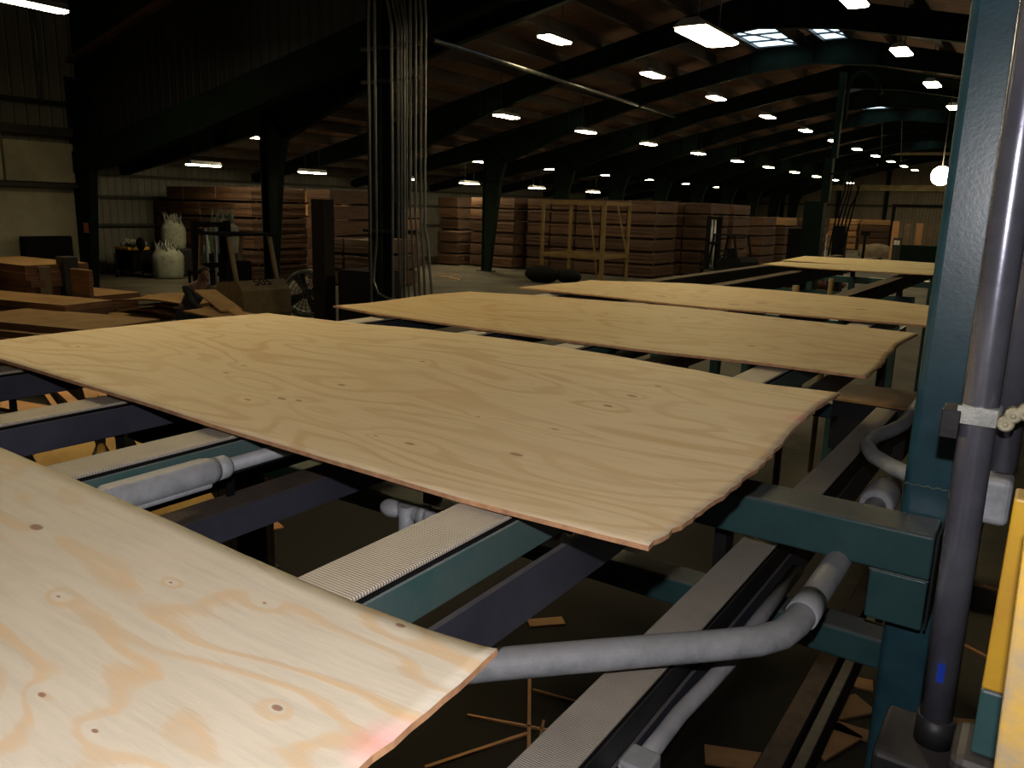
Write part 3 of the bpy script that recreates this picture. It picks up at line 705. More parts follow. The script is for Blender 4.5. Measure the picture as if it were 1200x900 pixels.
# small T fitting with wire behind
t = empty('conduit_run', (-1.3, 1.43, H-.78), 'dim conduit with tee fitting and hanging wire under the middle sheet', 'conduit')
z = H-.77
MB().tube([(-1.34, 1.45, z), (-1.2, 1.47, z), (-.95, 1.53, z), (-.88, 1.54, z)], .022, 14).build('pipe', M['galv'], t)
m = MB(); m.sphere((-1.34, 1.45, z), .03, (1.3, 1, .8)); m.tube([(-1.29, 1.445, z+.02), (-1.29, 1.445, z-.1)], .02, 12); m.tube([(-1.25, 1.455, z), (-1.23, 1.459, z)], .03, 14); m.build('tee_fitting', M['galv'], t)
MB().tube([(-1.29, 1.445, z-.1), (-1.285, 1.44, z-.14), (-1.26, 1.42, z-.2), (-1.25, 1.42, z-.6)], .004, 8).build('wire', M['copper'], t)

# upright conduits right of the post
t = empty('upright_conduit', (-.07, 1.72, 0), 'bright upright conduit in front of the post edge, thicker of the pair', 'conduit')
MB().tube([(-.072, 1.70, H-1.03), (-.078, 1.70, H-.6), (-.085, 1.70, H+.1), (-.098, 1.70, H+2.2)], .031, 26).build('pipe', M['emt'], t)
MB().tube([(-.072, 1.70, H-1.05), (-.072, 1.70, H-.99)], .036, 24).build('locknut', M['darksteel'], t)
MB().box(-.082, -.068, 1.667, 1.671, H-.90, H-.86).build('tape_mark', M['blueplastic'], t)
m = MB(); m.box(-.17, -.01, 1.6, 1.80, H-1.35, H-1.055, .01, 2); m.build('junction_box', M['darksteel'], t)
MB().box(-.17, -.01, 1.55, 1.85, 0, H-1.352, .01, 2).build('pedestal', M['darksteel'], t)
t = empty('upright_conduit', (-.03, 1.83, 0), 'second upright conduit just behind the bright one', 'conduit')
MB().tube([(-.033, 1.84, H-.49), (-.041, 1.84, H+.1), (-.054, 1.84, H+2.2)], .027, 22).build('pipe', M['emt'], t)
m = MB(); m.box(-.066, -.008, 1.80, 1.875, H-.60, H-.50, .014, 3); m.build('cast_fitting', M['galv'], t)
m = MB(); m.tube([(-.112, 1.9, H-.535), (-.06, 1.86, H-.535)], .016, 12); m.tube([(-.112, 1.9, H-.58), (-.06, 1.86, H-.58)], .019, 12); m.build('nipple', M['galv'], t)
t = empty('pipe_clamp', (-.06, 1.68, H-.36), 'white zinc clamp with two cream insulator knobs on the upright conduits', 'clamp')
m = MB(); m.tube([(-.078, 1.70, H-.368), (-.078, 1.70, H-.335)], .0335, 24); m.box(-.115, -.05, 1.662, 1.668, H-.368, H-.335); m.build('band', M['clamp'], t)
m = MB(); m.box(-.14, -.108, 1.66, 1.73, H-.40, H-.345, .002, 1); m.build('bracket', M['darksteel'], t)
for kx, kz in ((-.036, -.357), (-.026, -.34), (-.008, -.332)):
    m = MB(); m.tube([(kx, 1.655, H+kz), (kx, 1.66, H+kz), (kx, 1.685, H+kz)], [.010, .0145, .0145], 18); m.sphere((kx, 1.655, H+kz), .005, u=8, v=6); m.build('knob', M['cream'], t)

# yellow guards at far right
t = empty('guard_post', (.05, .92, 0), 'scuffed yellow steel guard post cropped by the right edge', 'guard post')
MB().box(.0205, .16, .9, 1.0, 0, H-.30, .004, 2, rot=Matrix.Rotation(math.radians(-2.0), 3, 'Y'), about=(.0205, .9, H-.56)).build('upright', M['yellowworn'], t)
t = empty('guard_post', (.03, 1.36, 0), 'yellow post with green foot just left of the scuffed one', 'guard post')
MB().box(-.003, .06, 1.30, 1.36, H-.69, H-.385, .004, 2).build('upright', M['yellow'], t)
MB().box(-.0035, .0605, 1.2995, 1.3605, H-.80, H-.691, .004, 2).build('foot_sleeve', M['green'], t)
m = MB(); m.box(-.03, .09, 1.27, 1.40, 0, H-.801, .02, 3); m.build('pedestal', M['darksteel'], t)

# ------------------------------------------------------------------ column with the cluster of conduits (middle left)
TC = 13.2
def cx(px, py=230): return at(px, py, TC)
c0 = cx(434)
t = empty('service_column', (c0.x, c0.y, 0), 'dark green H column carrying the cluster of upright conduits', 'column')
m = MB(); m.box(c0.x-.15, c0.x+.15, c0.y+.10, c0.y+.115, 0, H+3.6); m.box(c0.x-.15, c0.x+.15, c0.y+.36, c0.y+.375, 0, H+3.6); m.box(c0.x-.008, c0.x+.008, c0.y+.1, c0.y+.37, 0, H+3.6)
m.build('upright', M['frame'], t)
for z in (H+2.45, H+1.95, H-.42): MB().bar((c0.x-.22, c0.y+.06, z), (c0.x+1.02, c0.y+.06, z), .05, .05).build('strut_channel', M['darksteel'], t)
def zof(py): return H+(242-py)/930*TC*1.02
CND = [  # x at rail height, x at the top, x at the foot, foot z, bend z
    (434, 436, 434, 345, 55), (441, 441, 437, 335, 55), (460, 448, 460, 345, 60), (467, 452, 472, 345, 62), (474, 462, 474, 345, 62),
    (481, 480, 488, 344, 60), (487, 485, 494, 344, 60), (493, 489, 500, 344, 60), (498, 495, 509, 343, 60), (477, 468, 480, 345, 64), (471, 457, 470, 344, 66)]
for i, (xr, xt, xf, yf, yb) in enumerate(CND):
    off = (.02, .03, 0, .05, 0, .03, .0, .05, .02, .11, .12)[i]
    a0 = cx(xr); Y = c0.y-off; X = a0.x*Y/a0.y
    kb = .0142
    px2x = lambda p: X+(p-xr)*kb
    zs = -.55 if i in (1, 3) else -.15
    if i in (5, 6, 7, 8): z1 = H-.05-.1*(i-5); z2 = H-.55
    else: z1 = H-.6; z2 = H-1.1
    pts = [(px2x(xt)+(px2x(xt)-X)*.8, Y, H+4.4), (px2x(xt), Y, zof(0)), (X, Y, zof(yb)+.1), (X, Y, zof(yb)-.15), (X, Y, z1), (px2x(xr+(xf-xr)*.4), Y, z2), (px2x(xf), Y, zof(yf)), (px2x(xf)+(xf-xr)*.003, Y, .1)]
    if i == 1: pts = pts[:5]+[(X-.05, Y, H-.95), (X-.06, Y-.02, H-1.25), (X+.05, Y-.03, H-1.45), (X+.3, Y-.03, H-1.52), (X+1.05, Y-.03, H-1.55)]
    lab = ['leftmost thin conduit of the cluster', 'conduit sweeping right at its foot', 'third upright conduit of the cluster, right of the dark column', 'fourth conduit, bent near the floor', 'fifth conduit, nearly straight', 'first of the splayed feet conduits', 'second of the splayed feet conduits', 'third of the splayed feet conduits', 'rightmost conduit, brightest and splayed outward', 'thin conduit behind the fifth one', 'thin conduit behind the third and fourth'][i]
    tag(MB().tube([Vector(p) for p in pts], .021 if i not in (9, 10) else .014, 10).build('thin_conduit', M['condfar']), lab+' at the dark column', 'conduit', 'conduits clustered at the dark column')

# ------------------------------------------------------------------ left: piles of scrap plywood
def pile(name, cx_, cy_, w, d, n, rz, label, z0=0, th=.03, mat='scrap', jit=.05, seed=0, top='scraptop', lift=0):
    """low pile of loose sheets, each countable sheet its own warped board"""
    r = random.Random(seed)
    for k in range(n):
        b = bmesh.new(); nx = 14; ny = 5; g = []
        ww, dd = w*(1-r.random()*.08), d*(1-r.random()*.1)
        ox, oy = r.uniform(-jit, jit), r.uniform(-jit, jit); a = rz+r.uniform(-jit, jit)*.5
        ph = r.uniform(0, 6); zk = z0+k*(th+.004+lift)
        amp = .0 if k == 0 else .0
        def warp(u, v): return (lift*1.1+.004)*(k/n)*math.sin(u*5+1+ph*.15)*math.cos(v*2.5)
        for s_ in (0, 1):
            for j in range(ny+1):
                for i in range(nx+1):
                    u, v = i/nx-.5, j/ny-.5
                    p = Vector((ox+u*ww, oy+v*dd, zk+s_*th+(warp(u, v) if lift else 0)))
                    p = Matrix.Rotation(a, 3, 'Z') @ p
                    g.append(b.verts.new(p))
        K = (nx+1)*(ny+1)
        for j in range(ny):
            for i in range(nx):
                q = j*(nx+1)+i
                b.faces.new((g[q], g[q+nx+1], g[q+nx+2], g[q+1])); b.faces.new((g[K+q], g[K+q+1], g[K+q+nx+2], g[K+q+nx+1]))
        for i in range(nx):
            b.faces.new((g[i], g[i+1], g[K+i+1], g[K+i])); q = ny*(nx+1)+i; b.faces.new((g[q+1], g[q], g[K+q], g[K+q+1]))
        for j in range(ny):
            q = j*(nx+1); b.faces.new((g[q+nx+1], g[q], g[K+q], g[K+q+nx+1])); q += nx; b.faces.new((g[q], g[q+nx+1], g[K+q+nx+1], g[K+q]))
        bmesh.ops.recalc_face_normals(b, faces=b.faces[:])
        me = bpy.data.meshes.new(name); b.to_mesh(me); b.free()
        me.materials.append(M[mat]); me.materials.append(M[top])
        for p in me.polygons:
            if p.normal.z > .8: p.material_index = 1
        o = bpy.data.objects.new(name, me); C.objects.link(o); o.location = (cx_, cy_, 0)
        tag(o, label % ('topmost' if k == n-1 else 'bottom' if k == 0 else ORD[k] + ' from bottom'), 'plywood scrap', 'scrap sheets piled on the floor')
A_ = onfloor(60, 372, .95)
pile('scrap_sheet', A_.x, A_.y, 2.9, 1.5, 9, .25, 'scrap sheet in the wide low pile at left, %s of its pile', th=.1, jit=.08, seed=3)
B_ = onfloor(20, 358, 1.05)
pile('scrap_sheet', B_.x-1.2, B_.y+.75, 3.0, 1.0, 10, .2, 'scrap sheet in the orange-brown pile behind the wide one, %s of its pile', th=.1, jit=.06, seed=5)
Cc = onfloor(20, 312, 1.55)
pile('weathered_sheet', Cc.x-1.5, Cc.y+.8, 2.6, 1.3, 11, .05, 'sheet in the tall square-cut pile at left edge, %s', th=.136, jit=.02, seed=8)
D_ = onfloor(182, 343, 1.0)
pile('scrap_sheet', D_.x, D_.y, 1.7, 1.1, 8, .15, 'curled scrap sheet left of the worker, %s of its heap', th=.025, jit=.6, seed=11, lift=.10)
E_ = onfloor(107, 340, .95)
pile('scrap_sheet', E_.x, E_.y, 1.5, 1.1, 4, .1, 'scrap sheet in the flat pile before the left column, %s', z0=.55, th=.09, jit=.06, seed=13)
o = tag(MB().box(E_.x-.65, E_.x+.65, E_.y-.45, E_.y+.45, 0, .54, .01, 1).build('timber_skid', M['bearer']), 'dark skid under the flat pile near the left column', 'skid')
# loose boards leaning by the worker
p = at(262, 352, 12.6)
def plank(pa, pb, w, th, label, mat='offcut', cat='board', name='loose_board'):
    return tag(MB().bar(pa, pb, w, th).build(name, M[mat]), label, cat)
plank(at(240, 340, 13.0), at(272, 364, 12.2), .34, .02, 'pale board slanting down right of the worker', 'scraptop')
plank(at(236, 362, 12.4), at(292, 374, 12.0), .7, .02, 'wide pale scrap board lying below the slanting one', 'scraptop')
plank(at(272, 362, 11.9), at(284, 371, 11.9), .3, .02, 'short pale board end near the forklift counterweight', 'scraptop')

# wall-side objects at far left
tag(MB().box(-21.62, -21.35, 9.75, 10.95, H-1.75, H-1.0, .03, 2).build('dark_wall_cabinet', M['black']), 'dark grimy cabinet against the cream wall at left', 'cabinet')
q = at(56, 330, 15.3)
tag(MB().box(q.x+.12, q.x+.42, q.y+.12, q.y+.4, 0, H-1.12, .02, 2).build('machine_box', M['darksteel']), 'dark upright machine box behind the tall square pile', 'machine')
q = at(45, 312, 15.0)
tag(MB().box(q.x-.02, q.x+.2, q.y-.1, q.y+.12, 0, q.z, .01, 2).build('light_crate', M['scrapgrey']), 'small pale-topped crate right of the tall square pile', 'crate')
q = at(88, 314, 14.6)
tag(MB().box(q.x, q.x+.62, q.y-.1, q.y-.02, 0, q.z, .01, 1).build('chipboard_offcut', M['scrap']), 'reddish-brown panel standing left of the left-hand column', 'panel')

# black tipping bin with yellow rim and rubbish
def bag(c, r, h, mat, label, seed=0):
    rr = random.Random(seed); b = bmesh.new(); n = 22; L = 12; rings = []
    for j in range(L+1):
        v = j/L; ring = []
        for i in range(n):
            a = 2*math.pi*i/n
            k = r*(.92+.1*math.sin(v*3.0))*(1+.08*abs(math.cos(2*a))) * (1 if v < .8 else 1-(v-.8)*1.6)
            k *= 1+rr.uniform(-.03, .03); z = h*.82*v + (0 if v < .95 else rr.uniform(0, .12))
            ring.append(b.verts.new((c[0]+k*math.cos(a), c[1]+k*math.sin(a), c[2]+z)))
        rings.append(ring)
    for j in range(L):
        for i in range(n):
            f = b.faces.new((rings[j][i], rings[j][(i+1) % n], rings[j+1][(i+1) % n], rings[j+1][i])); f.smooth = True
    b.faces.new(rings[0][::-1])
    cen = b.verts.new((c[0], c[1], c[2]+h*.84))
    for i in range(n): b.faces.new((rings[-1][i], rings[-1][(i+1) % n], cen))
    me = bpy.data.meshes.new('bulk_bag')
    for v in b.verts: v.co -= Vector(c)
    b.to_mesh(me); b.free(); me.materials.append(M[mat])
    o = bpy.data.objects.new('bulk_bag', me); C.objects.link(o); o.location = c; ORI[o.name] = Vector(c)
    tag(o, label, 'bulk bag', 'bulk bags by the forklift')
    m = MB()                                     # gathered neck tufts and lifting loops
    for i in range(26):
        a = rr.uniform(0, 6.28); q = r*rr.uniform(.1, .85); x, y = c[0]+q*math.cos(a), c[1]+q*math.sin(a); z = c[2]+h*.78
        m.tube([(x, y, z), (x+rr.uniform(-.08, .08), y, z+rr.uniform(.1, .28)), (x+rr.uniform(-.14, .14), y+rr.uniform(-.1, .1), z+rr.uniform(.2, .42))], [.035, .025, .004], 5)
    m.build('gathered_top', M[mat], o)
    return o
f0 = onfloor(198, 326); bag((f0.x, f0.y, 0), .52, 1.3, 'bagw', 'big white bulk bag, widest one, right of the black bin', 1)
f1 = onfloor(213, 322); bag((f1.x+.1, f1.y-.3, 1.0), .42, 1.2, 'bagw', 'white bulk bag raised left of the forklift mast', 2)
tag(MB().box(f1.x-.5, f1.x+.7, f1.y-.8, f1.y+.25, 0, .995, .02, 1).build('bag_stand', M['darksteel']), 'dark stand under the raised white bag', 'stand')
f2 = onfloor(258, 329); bag((f2.x, f2.y, .25), .5, 1.45, 'bagg', 'pale green bulk bag behind the forklift cab', 3)
tag(MB().box(f2.x-.55, f2.x+.55, f2.y-.5, f2.y+.5, 0, .245, .02, 1).build('wooden_pallet', M['bearer']), 'pallet under the pale green bag', 'pallet')
f3 = at(262, 274, 21.0); bag((f3.x, f3.y, f3.z-.5), .36, 1.0, 'bagw', 'small white bag high behind the forklift mast', 4)
tag(MB().box(f3.x-.4, f3.x+.4, f3.y-.35, f3.y+.35, 0, f3.z-.503, .02, 1).build('bag_stand', M['darksteel']), 'dark stand under the small high bag', 'stand')
g = onfloor(160, 323)
t = empty('tipping_bin', (g.x, g.y, 0), 'black tipping bin with yellow rim full of pale rubbish', 'bin')
m = MB(); m.prism([(g.x-.55, g.y-.4, .2), (g.x+.5, g.y-.4, .2), (g.x+.6, g.y-.4, .95), (g.x-.6, g.y-.4, .95)], (0, .8, 0)); m.build('body', M['black'], t)
m = MB(); m.box(g.x-.62, g.x+.3, g.y-.42, g.y+.42, .955, 1.06, .01, 1); m.build('rim', M['yellow'], t)
m = MB(); rr = random.Random(4)
for i in range(16): m.sphere((g.x+rr.uniform(-.45, .4), g.y+rr.uniform(-.25, .25), 1.14+rr.uniform(-.04, .12)), rr.uniform(.09, .16), (1, 1, .8), 7, 5)
m.build('rubbish', M['bagw'], t)
for dx in (-.4, .4):
    m = MB(); m.tube([(g.x+dx, g.y-.34, .1), (g.x+dx, g.y-.26, .1)], .1, 14); m.build('wheel', M['tire'], t)
t2 = tag(MB().sphere((g.x+.75, g.y-.2, 1.2), .24, (1, .5, 1)).tube([(g.x+.75, g.y-.2, 0), (g.x+.75, g.y-.2, 1.05)], .03, 8).build('dark_disc_stand', M['black']), 'dark round head on a stand right of the black bin', 'stand')
tag(MB().tube([(g.x+.35, g.y-.95, 0), (g.x+.35, g.y-.95, .8)], .035, 8).sphere((g.x+.35, g.y-.95, .82), .05).build('bollard', M['black']), 'thin black bollard in front of the black bin', 'bollard')

# ------------------------------------------------------------------ forklifts
def forklift(loc, rz, label, s=1.0, lift_col='lift', name='forklift', mast_h=2.3, text=None):
    loc = Vector(loc); t = empty(name, loc, label, 'forklift')
    o = loc
    def P(x, y, z): return (o.x+x*s, o.y+y*s, o.z+z*s)
    def B(m, x0, x1, y0, y1, z0, z1, bev=0): m.box(o.x+x0*s, o.x+x1*s, o.y+y0*s, o.y+y1*s, o.z+z0*s, o.z+z1*s, bev*s, 3); return m
    # local: forks towards -x, counterweight towards +x, width along y
    m = MB(); m.prism([P(.35, -.52, .30), P(1.15, -.52, .30), P(1.28, -.52, .55), P(1.25, -.52, 1.0), P(1.05, -.52, 1.18), P(.35, -.52, 1.1)], (0, 1.04*s, 0)); m.build('counterweight', M[lift_col], t)
    m = MB(); B(m, -.55, .36, -.48, .48, .25, .62, .03); B(m, -.1, .36, -.42, .42, .62, 1.0, .04); m.build('body', M[lift_col], t)
    m = MB(); B(m, -.05, .35, -.25, .25, 1.0, 1.1, .03); B(m, .25, .38, -.25, .25, 1.1, 1.5, .04); m.build('seat', M['black'], t)
    m = MB()
    for y in (-.44, .44):
        for pa, pb in ((P(-.5, y, .6), P(-.28, y, 2.0)), (P(.95, y, 1.1), P(.72, y, 2.0))): MB().bar(pa, pb, .065*s, .065*s, up=(0, 1, 0)).build('guard_pillar', M[lift_col], t)
    m = MB()
    for y in (-.46, .46): m.bar(P(-.32, y, 2.02), P(.8, y, 2.02), .06*s, .06*s)
    for i in range(8): m.bar(P(-.3+i*.15, -.46, 2.02), P(-.3+i*.15, .46, 2.02), .03*s, .05*s)
    m.build('overhead_guard', M['black'], t)
    m = MB()
    for y in (-.36, .36): B(m, -.75, -.62, y-.05, y+.05, .1, mast_h); B(m, -.84, -.77, y*.8-.04, y*.8+.04, .1, mast_h*.97)
    for z in (mast_h-.08, mast_h*.6, .4): B(m, -.76, -.64, -.36, .36, z-.05, z+.05)
    m.build('mast', M['black'], t)
    m = MB()
    for y in (-.1, .1): m.tube([P(-.72, y, .2), P(-.72, y, mast_h-.15)], .035*s, 10)
    m.build('lift_cylinder', M['galv'], t)
    m = MB(); B(m, -.9, -.85, -.45, .45, .15, .6); 
    for z in (.9, 1.2): B(m, -.89, -.86, -.45, .45, z-.03, z+.03)
    for y in (-.42, 0, .42): B(m, -.89, -.86, y-.02, y+.02, .6, 1.25)
    m.build('carriage', M['black'], t)
    for y in (-.3, .3):
        m = MB(); B(m, -1.95, -.9, y-.05, y+.05, .06, .1); B(m, -.94, -.9, y-.05, y+.05, .1, .6); m.build('fork', M['darksteel'], t)
    for x, rr_ in ((-.35, .3), (.85, .26)):
        for y in (-.55, .55):
            m = MB(); m.tube([P(x, y-.09, rr_), P(x, y-.07, rr_), P(x, y+.07, rr_), P(x, y+.09, rr_)], [rr_*.85*s, rr_*s, rr_*s, rr_*.85*s], 20); wv = m.build('wheel', M['tire'], t)
    m = MB(); m.tube([P(-.38, 0, .9), P(-.2, 0, 1.2)], .02*s, 8)
    ring = [P(-.2+.14*math.cos(a)*.5, .17*math.sin(a), 1.22+.14*math.cos(a)*.6) for a in [i*math.pi/8 for i in range(17)]]
    m.tube(ring, .015*s, 6); m.build('steering_wheel', M['black'], t)
    if text:
        cu = bpy.data.curves.new('fleet_number', 'FONT'); cu.body = text; cu.size = .26*s; cu.extrude = .004; cu.align_x = 'CENTER'; cu.materials.append(M['black'])
        n0_ = bpy.data.objects.new('fleet_text', cu); n = bpy.data.objects.new('fleet_number', bpy.data.meshes.new_from_object(n0_)); bpy.data.objects.remove(n0_); C.objects.link(n); n.parent = t; n.rotation_euler = (math.radians(90-52), 0, math.radians(90)); n.location = (1.165*s, .0, 1.09*s)
    t.rotation_euler = (0, 0, rz)
    return t
fk = at(272, 345, 17.0)
forklift((fk.x, fk.y, 0), math.radians(-6), 'ochre forklift with raised black mast seen from behind, numbered on its rear', s=1.06, text='505', mast_h=2.25)
fk2 = onfloor(852, 312)
q = at(850, 300, 32.5)
forklift((q.x, q.y, 0), math.radians(-20), 'dark distant forklift in front of the far bundle row', s=1.0, lift_col='black', mast_h=2.75)
tag(MB().box(fk2.x+.2, fk2.x+1.5, fk2.y-4.9, fk2.y-4.0, .2, .45, .01).build('loaded_sheet_pack', M['bundlelight']), 'small pale pack low beside the distant forklift', 'sheet pack') if False else None

# drum fan right of the forklift
q = at(360, 344, 17.5)
tag(MB().box(at(364, 240, 15.6).x, at(364, 240, 15.6).x+.34, at(364, 240, 15.6).y, at(364, 240, 15.6).y+.3, 0, H+.09, .01, 1).build('tall_dark_locker', M['dim']), 'tall narrow dark brown locker right of the drum fan', 'locker')
tag(MB().box(at(394, 240, 15.4).x, at(394, 240, 15.4).x+.95, at(394, 240, 15.4).y, at(394, 240, 15.4).y+.9, 0, H-1.25, .01, 1).build('low_dark_locker', M['dim']), 'low near-black locker left of the dark column foot', 'locker')
t = empty('drum_fan', (q.x, q.y, 0), 'large grey-green drum fan right of the ochre forklift', 'fan')
dv = Vector((.62, -.78, 0)).normalized(); cz = .86; c_ = Vector((q.x, q.y, cz))
m = MB()
prof = [(-.38, .48), (-.38, .51), (.0, .53), (.22, .51), (.22, .48)]
b = m.b; sd = Vector((-dv.y, dv.x, 0)); n = 40; rings = []
for (d, r_) in prof+[(.22, .465), (-.36, .465)]:
    rings.append([b.verts.new(c_+dv*d+(sd*math.cos(2*math.pi*k/n)+Vector((0, 0, 1))*math.sin(2*math.pi*k/n))*r_) for k in range(n)])
for i in range(len(rings)-1):
    for k in range(n): f = b.faces.new((rings[i][k], rings[i][(k+1) % n], rings[i+1][(k+1) % n], rings[i+1][k])); f.smooth = True
m.build('drum', M['fan'], t)
m = MB()
for rr_ in (.08, .16, .24, .32, .40, .46): m.tube([c_+dv*.21+(sd*math.cos(2*math.pi*k/28)+Vector((0, 0, 1))*math.sin(2*math.pi*k/28))*rr_ for k in range(29)], .008, 5, caps=False)
for k in range(10):
    v = sd*math.cos(math.pi*k/10)+Vector((0, 0, 1))*math.sin(math.pi*k/10); m.tube([c_+dv*.215-v*.47, c_+dv*.215+v*.47], .008, 5)
m.build('guard_grille', M['darksteel'], t)
for k in range(4):
    a = k*math.pi/2+.4; v = sd*math.cos(a)+Vector((0, 0, 1))*math.sin(a); w_ = sd*-math.sin(a)+Vector((0, 0, 1))*math.cos(a)
    m = MB(); m.prism([c_+v*.08-w_*.05-dv*.05, c_+v*.08+w_*.05+dv*.05, c_+v*.43+w_*.14+dv*.06, c_+v*.43-w_*.1-dv*.06], dv*.012); m.build('blade', M['darksteel'], t)
MB().tube([c_-dv*.3, c_+dv*.1], .1, 16).build('motor', M['darksteel'], t)
m = MB()
for s_ in (-1, 1): m.bar(c_+sd*s_*.53+Vector((0, 0, -.1)), Vector((q.x, q.y, .05))+sd*s_*.53, .06, .06)
m.bar(Vector((q.x, q.y, .04))+sd*.62, Vector((q.x, q.y, .04))-sd*.62, .08, .06)
m.bar(Vector((q.x, q.y, .04))+sd*.5-dv*.4, Vector((q.x, q.y, .04))+sd*.5+dv*.4, .06, .06); m.bar(Vector((q.x, q.y, .04))-sd*.5-dv*.4, Vector((q.x, q.y, .04))-sd*.5+dv*.4, .06, .06)
m.build('stand', M['fan'], t)

# ------------------------------------------------------------------ ochre tubular rack in front of the long row
fr = at(704, 326, 31.0); X1, Yf = fr.x, fr.y
t = empty('tubular_rack', (X1, Yf, 0), 'tall ochre tubular rack standing in front of the long bundle row', 'rack')
w_, dp, hz_ = 2.75, 2.2, 3.12
def bp(x, y, s_=.055): return (x-s_, x+s_, y-s_, y+s_)
for (x, y, s_) in ((X1, Yf, .07), (X1-w_, Yf, .055), (X1, Yf+dp, .05), (X1-w_, Yf+dp, .05)):
    MB().box(x-s_, x+s_, y-s_, y+s_, 0, hz_-.07).build('upright', M['ochre'], t)
m = MB()
for z in (hz_, 1.05):
    for a_, b2 in (((X1, Yf), (X1-w_, Yf)), ((X1, Yf+dp), (X1-w_, Yf+dp)), ((X1, Yf), (X1, Yf+dp)), ((X1-w_, Yf), (X1-w_, Yf+dp))):
        m.bar((a_[0], a_[1], z), (b2[0], b2[1], z), .1, .13)
m.build('rail', M['ochre'], t)
m = MB(); m.bar((X1-.02, Yf+dp, 1.1), (X1-.55, Yf+dp, 3.05), .06, .06, up=(0, 1, 0)); m.bar((X1-w_+1.4, Yf+dp, .1), (X1-w_+.9, Yf+dp, 3.05), .06, .06, up=(0, 1, 0))
m.build('brace', M['ochre'], t)
# blue-black covered roll left of the rack
q = onfloor(635, 331)
tag(MB().sphere((q.x, q.y, .33), .42, (1.9, .9, .85)).sphere((q.x+1.1, q.y+.2, .3), .36, (1.5, .9, .8)).build('dark_covered_heap', M['black']), 'dark blue covered heap on the floor left of the ochre rack', 'tarp heap')
# floor bits
for i, (px, py, l, a) in enumerate(((525, 322, .9, .4), (532, 327, 1.2, -.5), (517, 325, .5, 1.2))):
    q = onfloor(px, py); tag(MB().box(q.x-l/2, q.x+l/2, q.y-.05, q.y+.05, 0, .03, rot=Matrix.Rotation(a, 3, 'Z')).build('dropped_slat', M['bundlelight']), 'dropped pale slat on the open floor, %s' % ['nearest the conduits', 'longest one', 'smallest one'][i], 'slat', 'dropped slats on the open floor')

# ------------------------------------------------------------------ crane mast with arched hose (right of centre)
q = at(950, 290, 28)
t = empty('crane_mast', (q.x, q.y, 0), 'tall dark mast with arched pipe standing right of the far bundle row', 'mast')
MB().box(q.x-.32, q.x+.33, q.y-.2, q.y+.2, 0, H+.55).build('lower_mast', M['frame'], t)
MB().box(q.x+.2, q.x+.46, q.y-.15, q.y+.15, H+.5505, H+2.0).build('mast_section', M['frame'], t)
MB().box(q.x+.38, q.x+.56, q.y-.12, q.y+.12, H+2.001, H+4.75).build('upper_mast', M['frame'], t)
c = Vector((q.x+.66, q.y, H+4.2)); MB().tube([c+Vector((0, 0, -1.0)), c, c+Vector((.12, 0, .42)), c+Vector((.45, 0, .55)), c+Vector((.85, 0, .3)), c+Vector((1.05, 0, -.2))], .06, 10, smooth_n=4).build('arched_pipe', M['frame'], t)
rr = random.Random(9)
for i in range(5):
    x0 = q.x+.7+.12*i; w = rr.uniform(-.1, .1)
    MB().tube([(x0+.25, q.y-.2, H+1.5-.1*i), (x0+.3+w, q.y-.25, H+.9), (x0+.1, q.y-.2, H+.2+w), (x0+.15*w, q.y-.15, H-.6), (x0-.1, q.y-.2, .6)], .028, 7, smooth_n=4).build('hose', M['black'], t)
MB().bar((q.x+.4, q.y-.2, H+1.45), (q.x+1.9, q.y-.2, H+1.75), .08, .08).build('hose_arm', M['black'], t)
MB().box(q.x+.75, q.x+1.15, q.y-.3, q.y+.2, 0, H-.25, .02).build('control_box', M['black'], t)
tag(MB().box(q.x-1.0, q.x-.36, q.y+.6, q.y+1.2, 0, H-.4, .02).build('dark_cabinet', M['black']), 'dark cabinet left of the crane mast', 'cabinet')
tag(MB().sphere((q.x-1.9, q.y+4.5, 0.2), .9, (2.6, .9, .5)).build('bark_heap', M['maroon']), 'red-brown low heap left of the far sheets', 'heap')
# stop posts and small things between the far strands and by the back wall
q = at(932, 342, 6.2); tag(MB().tube([(q.x, q.y, 0), (q.x, q.y, q.z+.05)], .028, 12).build('stop_post', M['ochre']), 'short yellowish stop post between the far strands', 'post')
q = at(974, 332, 8.5); tag(MB().tube([(q.x, q.y, 0), (q.x, q.y, q.z+.05)], .028, 12).build('stop_post', M['ochre']), 'farther short stop post between the far strands', 'post')
q = at(965, 290, 52)
tag(MB().box(q.x-.12, q.x+.12, q.y, q.y+.2, 0, H-1.0).build('white_marker', M['white']), 'white upright marker left of the yellow stack', 'marker')
q = at(1014, 275, 52)
t = empty('sign_stand', (q.x, q.y, 0), 'dark stand with square head before the back-wall stacks', 'stand')
MB().box(q.x-.08, q.x+.08, q.y, q.y+.1, 0, H-1.05).build('pole', M['black'], t); MB().box(q.x-.3, q.x+.3, q.y, q.y+.1, H-1.05, H-.78).build('head', M['black'], t)
q = at(1028, 290, 60)
tag(MB().sphere((q.x, q.y, .2), 0.8, (1.7, .6, 1.0)).build('grey_tarp', M['scrapgrey']), 'grey-brown tarp heap in front of the brown back-wall stack', 'tarp')
q = at(1048, 240, 60)
t = empty('wall_gantry', (q.x, q.y, 0), 'thin dark gantry frame by the back wall near the post', 'gantry')
m = MB(); m.box(q.x-.1, q.x+.1, q.y, q.y+.2, 0, H+.95); m.box(q.x+5.0, q.x+5.2, q.y, q.y+.2, 0, H+.95); m.box(q.x-.1, q.x+5.2, q.y, q.y+.2, H+.951, H+1.15); m.build('frame', M['black'], t)
